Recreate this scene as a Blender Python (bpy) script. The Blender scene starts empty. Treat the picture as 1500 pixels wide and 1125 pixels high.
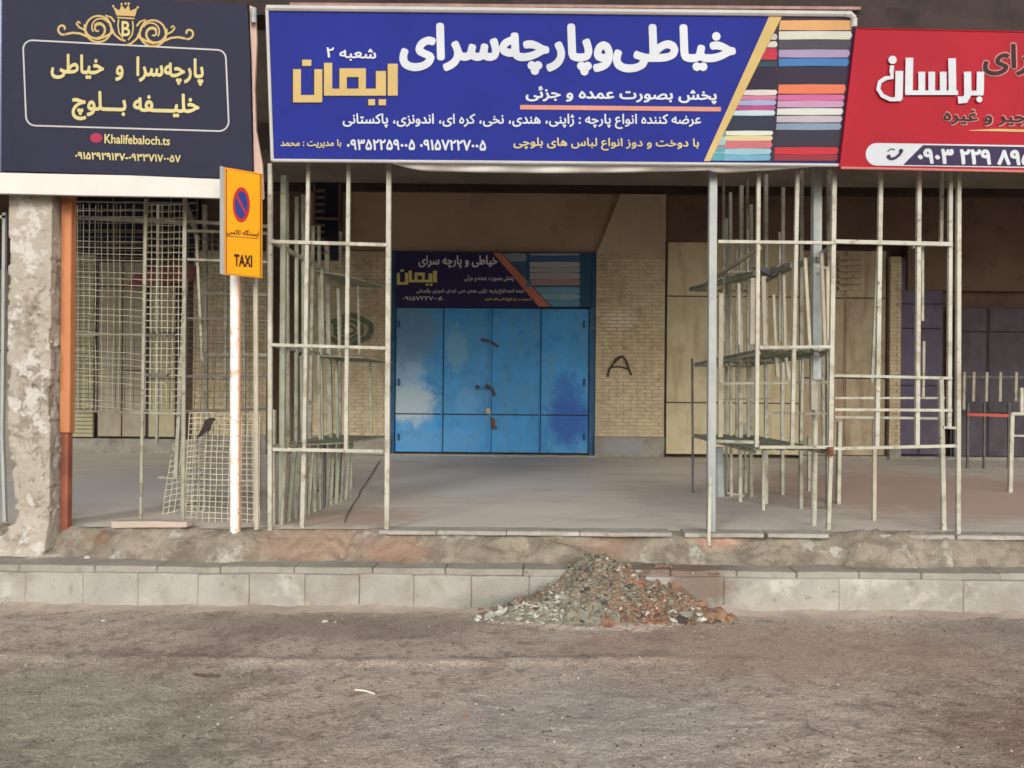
import bpy, bmesh, math, random, unicodedata
import numpy as np
from mathutils import Vector, noise
R = math.radians
S = bpy.context.scene
COL = S.collection
random.seed(7)

# ---------------------------------------------------------------- camera
F = 1083.0            # focal length in photo pixels (1500 wide)
EYE = 1.35            # camera height above the road
ROLL = R(0.5)
VPX, VPY = 40.0, -19.0    # vanishing point relative to the picture centre
cam = bpy.data.objects.new('camera', bpy.data.cameras.new('camera'))
COL.objects.link(cam)
S.camera = cam
cam.location = (0, 0, EYE)
cam.rotation_mode = 'XYZ'
cam.rotation_euler = (R(90), -ROLL, 0)
cam.data.sensor_width = 36
cam.data.lens = 36 * F / 1500
cam.data.shift_x = -VPX / 1500
cam.data.shift_y = -VPY / 1500
cam.data.clip_end = 500
cam.data.clip_start = 0.05

# ---------------------------------------------------------------- light
SUN_EL, SUN_AZ = R(22), R(-24)      # low soft street light from behind the camera, a little left
w = bpy.data.worlds.new('World'); S.world = w; w.use_nodes = True
nt = w.node_tree
sky = nt.nodes.new('ShaderNodeTexSky'); sky.sky_type = 'NISHITA'; sky.sun_disc = False
sky.sun_elevation = SUN_EL; sky.sun_rotation = R(180) + SUN_AZ
sky.dust_density = 3.0; sky.air_density = 1.0; sky.ozone_density = 0.6
hs = nt.nodes.new('ShaderNodeHueSaturation'); hs.inputs['Saturation'].default_value = 0.35
bg = nt.nodes['Background']; bg.inputs[1].default_value = 0.15
nt.links.new(sky.outputs[0], hs.inputs['Color']); nt.links.new(hs.outputs[0], bg.inputs[0])
sun = bpy.data.objects.new('sun', bpy.data.lights.new('sun', 'SUN')); COL.objects.link(sun)
sun.data.energy = 1.5; sun.data.angle = R(14); sun.data.color = (1.0, 0.96, 0.91)
sd = Vector((math.sin(SUN_AZ) * math.cos(SUN_EL), -math.cos(SUN_AZ) * math.cos(SUN_EL), math.sin(SUN_EL)))
sun.rotation_euler = sd.to_track_quat('Z', 'Y').to_euler()
S.view_settings.view_transform = 'Standard'; S.view_settings.look = 'None'
S.view_settings.exposure = 0.12; S.view_settings.gamma = 1
S.render.engine = 'CYCLES'
S.cycles.max_bounces = 5; S.cycles.diffuse_bounces = 4
S.cycles.use_denoising = True
S.cycles.filter_width = 1.6

# ---------------------------------------------------------------- measuring helpers
ZF = 0.427            # walkway level above the road
YF, YB, YK = 5.05, 11.5, 4.69    # walkway edge, shop wall, kerb face
def P(px, py, Y):
    """world point seen at photo pixel (px,py) that stands Y metres in front of the camera"""
    u = px - 750 - VPX; v = 562.5 - py - VPY
    c, s = math.cos(ROLL), math.sin(ROLL)
    return Vector(((u * c - v * s) * Y / F, Y, EYE + (u * s + v * c) * Y / F))
def YG(px, py, z=ZF):
    """distance of the point of the level z seen at (px,py)"""
    u = px - 750 - VPX; v = 562.5 - py - VPY
    k = u * math.sin(ROLL) + v * math.cos(ROLL)
    return (z - EYE) * F / k
def XP(px, Y, py=600): return P(px, py, Y).x
def ZP(py, Y, px=800): return P(px, py, Y).z

def lin(c):
    return tuple(((x / 255) / 12.92 if x / 255 <= 0.04045 else (((x / 255) + 0.055) / 1.055) ** 2.4) for x in c)

def mat(name, col, rough=0.75, var=0.18, scale=3.0, dirt=None, bump=0.0, bscale=40.0, metal=0.0,
        spots=(), fine=0.0, fscale=120.0, stretch=(1, 1, 1), bdist=0.01, streak=None):
    m = bpy.data.materials.new(name); m.use_nodes = True
    n, l = m.node_tree.nodes, m.node_tree.links
    b = n['Principled BSDF']
    b.inputs['Roughness'].default_value = rough
    b.inputs['Metallic'].default_value = metal
    b.inputs['Specular IOR Level'].default_value = 0.3
    g = n.new('ShaderNodeNewGeometry')
    mp = n.new('ShaderNodeMapping'); mp.inputs['Scale'].default_value = stretch
    l.new(g.outputs['Position'], mp.inputs['Vector'])
    def nz(sc, det=6, rgh=0.6, off=0.0, raw=False, dist=0.0):
        t = n.new('ShaderNodeTexNoise'); t.inputs['Scale'].default_value = sc
        t.inputs['Detail'].default_value = det; t.inputs['Roughness'].default_value = rgh
        t.inputs['Distortion'].default_value = dist
        a = n.new('ShaderNodeVectorMath'); a.operation = 'ADD'; a.inputs[1].default_value = (off, off * 1.7, off * .6)
        l.new((g.outputs['Position'] if raw else mp.outputs[0]), a.inputs[0]); l.new(a.outputs[0], t.inputs['Vector'])
        return t
    def ramp(src, a, bb):
        r = n.new('ShaderNodeMapRange'); r.interpolation_type = 'SMOOTHSTEP'
        r.inputs['From Min'].default_value = a; r.inputs['From Max'].default_value = bb
        l.new(src, r.inputs['Value']); return r.outputs[0]
    def mix(f, a, bcol, mode='MIX'):
        x = n.new('ShaderNodeMix'); x.data_type = 'RGBA'; x.blend_type = mode
        if isinstance(f, float): x.inputs[0].default_value = f
        else: l.new(f, x.inputs[0])
        if isinstance(a, tuple): x.inputs[6].default_value = (*a, 1)
        else: l.new(a, x.inputs[6])
        if isinstance(bcol, tuple): x.inputs[7].default_value = (*bcol, 1)
        else: l.new(bcol, x.inputs[7])
        return x.outputs[2]
    c = lin(col)
    lo = tuple(x * (1 - var) for x in c); hi = tuple(min(.9, x * (1 + var)) for x in c)
    out = mix(ramp(nz(scale).outputs['Fac'], .3, .7), lo, hi)
    if streak:                       # vertical runs of grime or rain wash
        sc_, am_, cc_ = streak
        t = n.new('ShaderNodeTexNoise'); t.inputs['Scale'].default_value = sc_; t.inputs['Detail'].default_value = 4
        m2 = n.new('ShaderNodeMapping'); m2.inputs['Scale'].default_value = (1, 1, .12)
        l.new(g.outputs['Position'], m2.inputs['Vector']); l.new(m2.outputs[0], t.inputs['Vector'])
        q = n.new('ShaderNodeMath'); q.operation = 'MULTIPLY'; q.inputs[1].default_value = am_
        l.new(ramp(t.outputs['Fac'], .45, .7), q.inputs[0]); out = mix(q.outputs[0], out, lin(cc_))
    for i, (dc, lo_, hi_, dsc, am) in enumerate(dirt or ()):
        q = n.new('ShaderNodeMath'); q.operation = 'MULTIPLY'; q.inputs[1].default_value = am
        l.new(ramp(nz(dsc, 8, .65, 7.3 * (i + 1), dist=.4).outputs['Fac'], lo_, hi_), q.inputs[0])
        out = mix(q.outputs[0], out, lin(dc))
    for i, (ctr, rad, sc_, am) in enumerate(spots):     # stains, some painted light and shade, with a place and an uneven outline
        d = n.new('ShaderNodeVectorMath'); d.operation = 'SUBTRACT'; d.inputs[1].default_value = ctr
        l.new(g.outputs['Position'], d.inputs[0])
        e = n.new('ShaderNodeVectorMath'); e.operation = 'DIVIDE'; e.inputs[1].default_value = rad
        l.new(d.outputs[0], e.inputs[0])
        le = n.new('ShaderNodeVectorMath'); le.operation = 'LENGTH'; l.new(e.outputs[0], le.inputs[0])
        wn = nz(min(9, 2.4 / max(min(rad), .05)), 8, .72, 3.1 * (i + 2), raw=True, dist=.6)
        ad = n.new('ShaderNodeMath'); ad.operation = 'MULTIPLY_ADD'; ad.inputs[1].default_value = 1.6
        l.new(wn.outputs['Fac'], ad.inputs[0]); l.new(le.outputs['Value'], ad.inputs[2])
        r_ = ramp(ad.outputs[0], 2.0, 1.35)
        r_.node.inputs['From Min'].default_value = 1.3; r_.node.inputs['From Max'].default_value = 2.0
        iv = n.new('ShaderNodeMath'); iv.operation = 'SUBTRACT'; iv.inputs[0].default_value = 1.0; l.new(r_, iv.inputs[1])
        q = n.new('ShaderNodeMath'); q.operation = 'MULTIPLY'; q.inputs[1].default_value = am; l.new(iv.outputs[0], q.inputs[0])
        out = mix(q.outputs[0], out, lin(sc_))
    if fine:
        f1 = nz(fscale, 3, .7, 11.0, raw=True)
        k = n.new('ShaderNodeMapRange'); k.inputs['From Min'].default_value = .3; k.inputs['From Max'].default_value = .7
        k.inputs['To Min'].default_value = 1 - fine; k.inputs['To Max'].default_value = 1 + fine
        l.new(f1.outputs['Fac'], k.inputs['Value'])
        v = n.new('ShaderNodeVectorMath'); v.operation = 'SCALE'; l.new(out, v.inputs[0]); l.new(k.outputs[0], v.inputs['Scale'])
        out = v.outputs[0]
    if isinstance(out, tuple): b.inputs['Base Color'].default_value = (*out, 1)
    else: l.new(out, b.inputs['Base Color'])
    if bump:
        bp = n.new('ShaderNodeBump'); bp.inputs['Strength'].default_value = bump; bp.inputs['Distance'].default_value = bdist
        l.new(nz(bscale, 8, .65, 5.0).outputs['Fac'], bp.inputs['Height']); l.new(bp.outputs[0], b.inputs['Normal'])
    return m

# ---------------------------------------------------------------- object helpers
def link(o, parent=None):
    COL.objects.link(o)
    if parent is not None:
        o.parent = parent
        o.matrix_parent_inverse = parent.matrix_world.inverted() if parent.type != 'EMPTY' else INV.get(parent.name, parent.matrix_world.inverted())
    return o
INV = {}
def tag(o, label=None, cat=None, group=None, kind=None):
    if label: o['label'] = label
    if cat: o['category'] = cat
    if group: o['group'] = group
    if kind: o['kind'] = kind
    return o
def thing(name, loc, label, cat, group=None):
    o = bpy.data.objects.new(name, None); o.location = loc; o.empty_display_size = .1
    COL.objects.link(o)
    from mathutils import Matrix
    INV[o.name] = Matrix.Translation(Vector(loc)).inverted()
    return tag(o, label, cat, group)

class MB:
    def __init__(s): s.v = []; s.f = []; s.m = []
    def add(s, vs, fs, mi=0):
        k = len(s.v); s.v += [tuple(x) for x in vs]; s.f += [tuple(i + k for i in f) for f in fs]; s.m += [mi] * len(fs)
    def box(s, x0, x1, y0, y1, z0, z1, mi=0, jit=0.0):
        j = lambda: random.uniform(-jit, jit) if jit else 0
        vs = [(x + j(), y + j(), z + j()) for x in (x0, x1) for y in (y0, y1) for z in (z0, z1)]
        s.add(vs, [(0, 1, 3, 2), (4, 6, 7, 5), (0, 4, 5, 1), (2, 3, 7, 6), (0, 2, 6, 4), (1, 5, 7, 3)], mi)
    def bar(s, p, q, r, n=4, r2=None, mi=0):
        p, q = Vector(p), Vector(q); d = (q - p)
        if d.length < 1e-6: return
        d.normalize(); up = Vector((0, 1, 0)) if abs(d.y) < .9 else Vector((0, 0, 1))
        a = d.cross(up).normalized(); b = d.cross(a).normalized()
        r2 = r if r2 is None else r2
        k = math.sqrt(2) if n == 4 else 1
        vs = []
        for c, rr in ((p, r), (q, r2)):
            for i in range(n):
                t = 2 * math.pi * (i + .5) / n
                vs.append(c + (a * math.cos(t) + b * math.sin(t)) * rr * k)
        fs = [(i, (i + 1) % n, n + (i + 1) % n, n + i) for i in range(n)] + [tuple(range(n))[::-1], tuple(range(n, 2 * n))]
        s.add(vs, fs, mi)
    def path(s, pts, r, n=6, mi=0):
        for a, b in zip(pts[:-1], pts[1:]): s.bar(a, b, r, n, mi=mi)
    def build(s, name, mats, parent=None, smooth=False, bevel=0):
        me = bpy.data.meshes.new(name); me.from_pydata(s.v, [], s.f); me.update()
        mats = mats if isinstance(mats, (list, tuple)) else [mats]
        for m in mats: me.materials.append(m)
        for p, i in zip(me.polygons, s.m): p.material_index = i
        bm = bmesh.new(); bm.from_mesh(me)
        if bevel: bmesh.ops.bevel(bm, geom=bm.edges[:], offset=bevel, segments=1, affect='EDGES')
        bmesh.ops.recalc_face_normals(bm, faces=bm.faces[:]); bm.to_mesh(me); bm.free()
        if smooth:
            for p in me.polygons: p.use_smooth = True
        return link(bpy.data.objects.new(name, me), parent)

def roughen(o, cuts_len=.03, amp=.004, sc=20):
    """cut a bar's or box's mesh and knock it about a little"""
    bm = bmesh.new(); bm.from_mesh(o.data)
    for _ in range(2):
        es = [e for e in bm.edges if e.calc_length() > cuts_len]
        if es: bmesh.ops.subdivide_edges(bm, edges=es, cuts=min(14, int(max(e.calc_length() for e in es) / cuts_len) // 2 + 1), use_grid_fill=True)
    for v in bm.verts:
        k = noise.noise_vector(v.co * sc) + noise.noise_vector(v.co * sc * .3) * 1.6
        v.co += k * amp
    bm.to_mesh(o.data); bm.free()
    return o

# ---- flat print: everything is laid out on a sign's own plane
class Plane:
    """a sign face: depth Y as a linear function of photo x"""
    def __init__(s, x0, y0, x1, y1): s.a = (x0, y0, x1, y1)
    def Y(s, px): x0, y0, x1, y1 = s.a; return y0 + (y1 - y0) * (px - x0) / (x1 - x0)
    def pt(s, px, py, off=0.0): return P(px, py, s.Y(px) - off)
def flat(mb, pl, pts, off, mi=0):
    mb.add([pl.pt(x, y, off) for x, y in pts], [tuple(range(len(pts)))], mi)
def slab(mb, pl, pts, off, th, mi=0):
    """closed outline with a real thickness"""
    n = len(pts)
    vs = [pl.pt(x, y, off) for x, y in pts]; vb = [v + Vector((0, th, 0)) for v in vs]
    mb.add(vs + vb, [tuple(range(n)), tuple(range(n, 2 * n))[::-1]] + [(i, n + i, n + (i + 1) % n, (i + 1) % n) for i in range(n)], mi)
def ribbon(mb, pl, pts, wd, off, mi=0, closed=False, taper=None):
    n = len(pts); L = []
    for i in range(n):
        a = pts[(i - 1) % n] if (closed or i > 0) else pts[i]
        b = pts[(i + 1) % n] if (closed or i < n - 1) else pts[i]
        dx, dy = b[0] - a[0], b[1] - a[1]; d = math.hypot(dx, dy) or 1
        h = wd / 2 * (taper(i / (n - 1)) if taper else 1)
        L.append(((pts[i][0] - dy / d * h, pts[i][1] + dx / d * h), (pts[i][0] + dy / d * h, pts[i][1] - dx / d * h)))
    for i in range(n if closed else n - 1):
        j = (i + 1) % n
        flat(mb, pl, [L[i][0], L[j][0], L[j][1], L[i][1]], off, mi)
def disc(cx, cy, rx, ry=None, n=20): 
    ry = ry or rx
    return [(cx + rx * math.cos(2 * math.pi * i / n), cy + ry * math.sin(2 * math.pi * i / n)) for i in range(n)]

# ---- Persian letters: joining forms, laid out right to left
FORMS = {}
for cp in list(range(0xFB50, 0xFE00)) + list(range(0xFE70, 0xFF00)):
    d = unicodedata.decomposition(chr(cp)).split()
    if len(d) == 2 and d[0] in ('<isolated>', '<final>', '<initial>', '<medial>'):
        FORMS.setdefault(chr(int(d[1], 16)), {})[d[0][1:-1]] = chr(cp)
def shape(t):
    out = []
    def dual(c): return c == 'ـ' or 'initial' in FORMS.get(c, {})
    def joins(c): return c == 'ـ' or 'final' in FORMS.get(c, {})
    for i, c in enumerate(t):
        if c == '|': continue
        p = t[i - 1] if i else ' '; q = t[i + 1] if i + 1 < len(t) else ' '
        if c not in FORMS: out.append(c); continue
        pj = dual(p) and joins(c); nj = dual(c) and joins(q)
        k = 'medial' if pj and nj else 'final' if pj else 'initial' if nj else 'isolated'
        out.append(FORMS[c].get(k, FORMS[c].get('isolated', c)))
    r = out[::-1]; res = []; run = []
    for c in r + ['\0']:                 # digits keep their own order
        if c.isdigit(): run.append(c)
        else: res += run[::-1]; run = []; res.append(c)
    return ''.join(res[:-1])

def outline_faces(cv):
    """fill glyph outlines by winding number, so overlapping strokes stay solid"""
    from mathutils.geometry import delaunay_2d_cdt
    groups = []
    for sp in cv.splines:
        pts = []
        bp = sp.bezier_points; n = len(bp)
        for i in range(n):
            a, b = bp[i], bp[(i + 1) % n]
            p0, p1, p2, p3 = [Vector((v.x, v.y)) for v in (a.co, a.handle_right, b.handle_left, b.co)]
            st = 1 if (p3 - p0).length < .012 else 3
            for k in range(st):
                t = k / st; u = 1 - t
                pts.append(p0 * u ** 3 + p1 * 3 * u * u * t + p2 * 3 * u * t * t + p3 * t ** 3)
        q = []
        for p in pts:
            if not q or (p - q[-1]).length > 1e-4: q.append(p)
        if len(q) > 2 and (q[0] - q[-1]).length < 1e-4: q.pop()
        if len(q) > 2: groups.append(q)
    V, Fc = [], []
    # handle clusters of outlines that overlap sideways together
    boxes = [(min(p.x for p in g), max(p.x for p in g), g) for g in groups]
    boxes.sort(key=lambda b: b[0]); clusters = []
    for b in boxes:
        if clusters and b[0] < clusters[-1][0]: clusters[-1][0] = max(clusters[-1][0], b[1]); clusters[-1][1].append(b[2])
        else: clusters.append([b[1], [b[2]]])
    for _, gs in clusters:
        vv, ee = [], []
        for g in gs:
            k = len(vv); vv += g; ee += [(k + i, k + (i + 1) % len(g)) for i in range(len(g))]
        A = np.array([[vv[a].x, vv[a].y, vv[b].x, vv[b].y] for a, b in ee])
        ov, oe, of, *_r = delaunay_2d_cdt(vv, ee, [], 0, 1e-6)
        base = len(V); V += [Vector((v.x, v.y, 0)) for v in ov]
        for f in of:
            cx = sum(ov[i].x for i in f) / len(f); cy = sum(ov[i].y for i in f) / len(f)
            up = (A[:, 1] <= cy) & (A[:, 3] > cy); dn = (A[:, 1] > cy) & (A[:, 3] <= cy)
            with np.errstate(divide='ignore', invalid='ignore'):
                xi = A[:, 0] + (cy - A[:, 1]) / (A[:, 3] - A[:, 1]) * (A[:, 2] - A[:, 0])
            wnd = int(np.sum(up & (xi > cx))) - int(np.sum(dn & (xi > cx)))
            if wnd != 0: Fc.append(tuple(i + base for i in f))
    return V, Fc
def letter(name, txt, box, pl, m, parent, bold=0.0, off=.004, quad=None, shaped=True, shift=(0, 0), label=None, shear=0.0):
    """lettering printed on plane pl filling photo box (x0,y0,x1,y1) or quad (tl,tr,br,bl)"""
    c = bpy.data.curves.new(name, 'FONT'); c.body = shape(txt) if shaped else txt; c.resolution_u = 5
    o = bpy.data.objects.new(name, c); COL.objects.link(o)
    bpy.context.view_layer.update()
    cv = o.to_curve(bpy.context.evaluated_depsgraph_get())
    V, Fc = outline_faces(cv)
    o.to_curve_clear(); bpy.data.objects.remove(o)
    par = list(range(len(V)))
    def fd(a):
        while par[a] != a: par[a] = par[par[a]]; a = par[a]
        return a
    for f in Fc:
        for a in f[1:]: par[fd(a)] = fd(f[0])
    lay = {}
    for i in range(len(V)): lay.setdefault(fd(i), len(lay) % 3)
    if shear:
        for v in V: v.x += v.y * shear
    x0 = min(v.x for v in V) - bold; x1 = max(v.x for v in V) + bold
    y0 = min(v.y for v in V) - bold; y1 = max(v.y for v in V) + bold
    q = quad or ((box[0], box[1]), (box[2], box[1]), (box[2], box[3]), (box[0], box[3]))
    mb = MB()
    sh = [(0, 0)] + ([(bold * math.cos(t * math.pi / 4), bold * math.sin(t * math.pi / 4)) for t in range(8)] if bold else [])
    for k, (dx, dy) in enumerate(sh):
        vs = []
        for i, v in enumerate(V):
            s = (v.x + dx - x0) / (x1 - x0); t = (y1 - v.y - dy) / (y1 - y0)
            px = (q[0][0] * (1 - s) + q[1][0] * s) * (1 - t) + (q[3][0] * (1 - s) + q[2][0] * s) * t
            py = (q[0][1] * (1 - s) + q[1][1] * s) * (1 - t) + (q[3][1] * (1 - s) + q[2][1] * s) * t
            vs.append(pl.pt(px + shift[0], py + shift[1], off + k * .00025 + lay[fd(i)] * .00007))
        mb.add(vs, Fc)
    ob = mb.build(name, m, parent)
    if label: ob['label'] = label
    return ob

# ================================================================= materials
M = {}
M['road'] = mat('road_dust', (186, 172, 158), .95, .10, 1.1, [((128, 112, 102), .48, .66, 2.0, .7), ((182, 172, 160), .52, .72, 3.0, .6), ((112, 98, 90), .5, .66, 12, .6), ((190, 182, 168), .54, .66, 34, .5), ((96, 86, 78), .54, .66, 44, .5)],
                1.0, 45, spots=[((-2.6, 3.0, 0), (1.6, .8, 1), (140, 140, 122), .5), ((2.6, 2.6, 0), (1.4, 1.2, 1), (132, 108, 96), .7),
                               ((0.2, 3.1, 0), (.9, .5, 1), (184, 176, 168), .5), ((1.4, 4.0, 0), (1.3, .5, 1), (164, 140, 124), .6), ((3.6, 4.3, 0), (1.6, .5, 1), (140, 128, 120), .6), ((-1.2, 4.35, 0), (1.2, .3, 1), (128, 114, 106), .6)],
                fine=.3, fscale=90, bdist=.012)
M['dust'] = mat('dust', (172, 158, 145), .95, .15, 2.0, [((120, 110, 102), .5, .7, 6, .4)], .3, 60, fine=.15)
M['floor'] = mat('floor', (204, 196, 186), .6, .08, .9, [((164, 152, 142), .5, .7, 1.3, .5), ((206, 198, 192), .55, .75, 2.1, .4)], .12, 30,
                 spots=[((-.6, 8.2, ZF), (1.5, 1.6, 1), (206, 206, 206), .7), ((4.2, 7.5, ZF), (2.6, 2.2, 1), (184, 156, 142), .8),  # pale centre spot is a pool of light put into the floor colour
                        ((-4.2, 7.5, ZF), (1.6, 1.8, 1), (188, 190, 192), .6), ((-1.5, 5.6, ZF), (.7, .5, 1), (176, 150, 134), .7),
                        ((1.6, 6.6, ZF), (.9, 1.2, 1), (180, 174, 170), .6)], stretch=(1, 2.2, 1), fine=.06)
M['bank'] = mat('bank', (138, 129, 115), .95, .2, 4, [((108, 98, 86), .46, .62, 6, .75), ((178, 178, 166), .55, .64, 4, .7), ((128, 124, 104), .52, .66, 11, .6), ((92, 82, 74), .60, .68, 16, .7)],
                .6, 45, spots=[((-1.52, 4.98, .35), (.42, .3, .16), (150, 126, 108), .7), ((-.95, 4.95, .3), (.25, .3, .1), (146, 112, 92), .6),
                               ((1.22, 5.0, .4), (.2, .3, .07), (192, 150, 132), .7), ((-3.0, 5.0, .36), (.1, .3, .05), (128, 104, 82), .8),
                               ((.5, 5.0, .34), (.2, .3, .1), (146, 120, 102), .6)], fine=.15, fscale=70)
M['kerb'] = mat('kerb', (158, 155, 147), .9, .12, 3, [((140, 132, 120), .45, .7, 4, .7), ((204, 202, 192), .55, .7, 3, .5), ((112, 104, 94), .58, .7, 14, .6)], .3, 60, fine=.08, spots=[((1.02, 4.70, .16), (.26, .3, .16), (112, 94, 80), .8), ((-.2, 4.7, .02), (.5, .3, .08), (120, 122, 112), .6)])  # brown spot right of the heap: dirt, with a shadow band painted in
M['kerb2'] = mat('kerb_cap', (150, 146, 136), .9, .10, 5, [((124, 118, 104), .48, .7, 6, .6)], .3, 60, fine=.10, spots=[((.9, 4.8, .24), (.4, .3, .2), (118, 96, 82), .8)])  # brown spot continues on the cap: dirt and painted shadow together
M['cement'] = mat('cement', (166, 158, 146), .95, .08, 3, [((124, 114, 102), .5, .62, 6, .7), ((196, 194, 188), .54, .62, 8, .75), ((98, 90, 82), .62, .68, 13, .7)], .6, 40, fine=.10)
M['plaster'] = mat('plaster', (158, 136, 114), .9, .08, 1.5, [((120, 98, 80), .5, .75, 2, .5)], .2, 30, fine=.05)
M['plaster3'] = mat('plaster_pier', (172, 156, 134), .9, .08, 1.5, [((150, 130, 104), .5, .75, 3, .5)], .3, 30, fine=.06)
M['plaster2'] = mat('plaster_dark', (104, 84, 72), .9, .12, 1.5, [((66, 54, 46), .5, .7, 2, .5)], .2, 30)
M['mortar'] = mat('mortar', (168, 156, 130), .95, .1, 6, None, .4, 80)
M['brick'] = mat('brick', (190, 176, 146), .9, .14, 9, [((140, 124, 98), .5, .7, 3, .6), ((198, 188, 166), .6, .72, 2.6, .7)], .4, 60, fine=.12,
                 spots=[((1.25, YB - .1, 2.55), (.26, .4, .18), (206, 198, 180), .75)])
M['base'] = mat('base', (138, 134, 124), .9, .15, 5, [((100, 98, 92), .5, .7, 5, .6)], .4, 40, spots=[((1.3, YB - .1, .6), (.4, .4, .14), (140, 146, 150), .7)])
M['ceil'] = mat('ceiling', (128, 120, 112), .95, .15, 2)
M['beam'] = mat('beam_grey', (112, 104, 98), .9, .15, 3, [((84, 78, 74), .5, .7, 3, .5)])
M['fascia'] = mat('fascia', (58, 48, 46), .9, .25, 3, [((34, 30, 30), .5, .7, 5, .5)], .2, 20)
M['rail_pink'] = mat('old_rail', (150, 120, 112), .7, .2, 8)
M['cream'] = mat('cream_door', (190, 180, 148), .7, .08, 3, [((150, 134, 104), .5, .75, 3, .5)], .1, 20, streak=(9, .5, (150, 132, 104)))
M['cream2'] = mat('cream_door_dull', (172, 158, 132), .75, .1, 3, [((118, 100, 78), .5, .75, 3, .6)], .1, 20, streak=(9, .5, (118, 96, 76)))
M['purple'] = mat('purple_door', (82, 76, 92), .6, .15, 3, [((60, 52, 70), .5, .7, 3, .6)], .1, 20, streak=(9, .5, (76, 70, 108)))
M['dark'] = mat('dark_door', (66, 60, 68), .6, .2, 3, [((44, 40, 46), .5, .7, 3, .6)], .1, 20, streak=(9, .4, (84, 74, 80)))
M['glass'] = mat('dark_glass', (34, 36, 48), .25, .3, 2)
M['shutter'] = mat('shutter', (168, 162, 132), .7, .1, 4, [((128, 122, 96), .5, .7, 4, .5)])
M['grey_panel'] = mat('grey_panel', (150, 142, 122), .75, .1, 4, [((118, 112, 100), .5, .7, 4, .5)], streak=(8, .4, (170, 166, 150)))
M['red_cloth'] = mat('red_cloth', (128, 78, 74), .9, .15, 5)
dl = lambda px, py: tuple(P(px, py, YB - .1))
M['blue'] = mat('door_blue', (62, 146, 206), .5, .10, 2, [((84, 142, 184), .48, .7, 2.5, .6), ((44, 104, 172), .52, .68, 5, .4), ((120, 158, 182), .60, .68, 9, .5), ((44, 64, 92), .66, .72, 16, .6)], .35, 9,
                streak=(9, .5, (88, 140, 180)), bdist=.03,
                spots=[(dl(600, 592), (.42, .5, .34), (178, 194, 198), .85), (dl(596, 545), (.3, .5, .5), (164, 188, 198), .55), (dl(600, 480), (.5, .5, .6), (94, 134, 160), .85),
                       (dl(668, 510), (.2, .5, .4), (112, 166, 194), .7), (dl(684, 590), (.22, .5, .28), (96, 156, 204), .7),
                       (dl(640, 645), (.8, .5, .2), (92, 146, 190), .55), (dl(834, 615), (.42, .5, .42), (34, 76, 166), .75), (dl(828, 575), (.22, .5, .35), (40, 92, 178), .6)])
M['blue_frame'] = mat('blue_frame', (40, 84, 122), .55, .2, 4, [((110, 120, 118), .55, .7, 8, .5)])
M['rust'] = mat('rust', (112, 76, 62), .9, .3, 20)
M['lock'] = mat('lock', (78, 76, 92), .6, .3, 20)
M['bar'] = mat('painted_bar', (176, 174, 160), .55, .12, 6, [((140, 132, 112), .48, .64, 9, .7), ((112, 78, 56), .60, .68, 22, .8)], .1, 60)
M['bar2'] = mat('painted_bar_dull', (156, 154, 138), .6, .12, 6, [((110, 106, 88), .48, .64, 12, .7), ((104, 74, 54), .60, .68, 20, .8)], .1, 60)
M['green_bar'] = mat('green_bar', (150, 154, 136), .65, .15, 6, [((112, 118, 98), .5, .68, 8, .7), ((122, 138, 120), .5, .7, 4, .4)])
M['green_shelf'] = mat('green_shelf', (128, 132, 114), .7, .3, 10)
M['dark_bar'] = mat('dark_bar', (84, 82, 84), .6, .25, 8)
M['silver'] = mat('silver', (158, 163, 160), .5, .1, 6, [((130, 134, 140), .5, .7, 10, .5)])
M['pinkish'] = mat('timber_pale', (176, 168, 150), .7, .12, 8)
M['orange_wood'] = mat('orange_wood', (184, 122, 82), .7, .1, 4, [((150, 96, 66), .5, .7, 5, .6)], .2, 30, stretch=(1, 1, .25))
M['red_wood'] = mat('red_wood', (140, 84, 66), .8, .2, 6)
M['wire'] = mat('wire', (214, 208, 184), .6, .1, 6, [((120, 104, 80), .5, .7, 9, .7)])
M['wire_dark'] = mat('wire_dark', (98, 92, 84), .7, .2, 6)
M['plank'] = mat('plank', (178, 164, 150), .8, .1, 9, stretch=(.3, 1, 1))
def print_mat(name, col, r=.6, var=.07, dirt=None):
    m = mat(name, tuple(c * .81 for c in col), r, var, 2.5, dirt or [((110, 106, 104), .6, .85, 2.2, .08)])
    m.node_tree.nodes['Principled BSDF'].inputs['Specular IOR Level'].default_value = .2
    n, l = m.node_tree.nodes, m.node_tree.links       # slack vinyl: long shallow ripples
    t = n.new('ShaderNodeTexNoise'); t.inputs['Scale'].default_value = 2.2; t.inputs['Detail'].default_value = 3; t.inputs['Distortion'].default_value = .8
    g = n.new('ShaderNodeNewGeometry'); l.new(g.outputs['Position'], t.inputs['Vector'])
    b = n.new('ShaderNodeBump'); b.inputs['Strength'].default_value = .5; b.inputs['Distance'].default_value = .03
    l.new(t.outputs['Fac'], b.inputs['Height']); l.new(b.outputs[0], n['Principled BSDF'].inputs['Normal'])
    return m
M['s_blue'] = print_mat('banner_blue', (16, 36, 150)); M['s_white'] = print_mat('print_white', (232, 238, 246))
M['s_navy'] = print_mat('banner_navy', (38, 40, 66)); M['s_red'] = print_mat('banner_red', (188, 16, 42))
M['s_gold'] = print_mat('print_gold', (226, 196, 126)); M['s_gold2'] = print_mat('print_pale_gold', (238, 224, 156))
M['s_salmon'] = print_mat('print_salmon', (232, 160, 134)); M['s_yel'] = print_mat('print_yellow', (232, 216, 150))
M['s_frame'] = print_mat('sign_frame', (222, 220, 216)); M['skirt'] = mat('skirt_cloth', (204, 202, 196), .8, .05, 4, [((180, 172, 160), .55, .75, 5, .4)])
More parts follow.
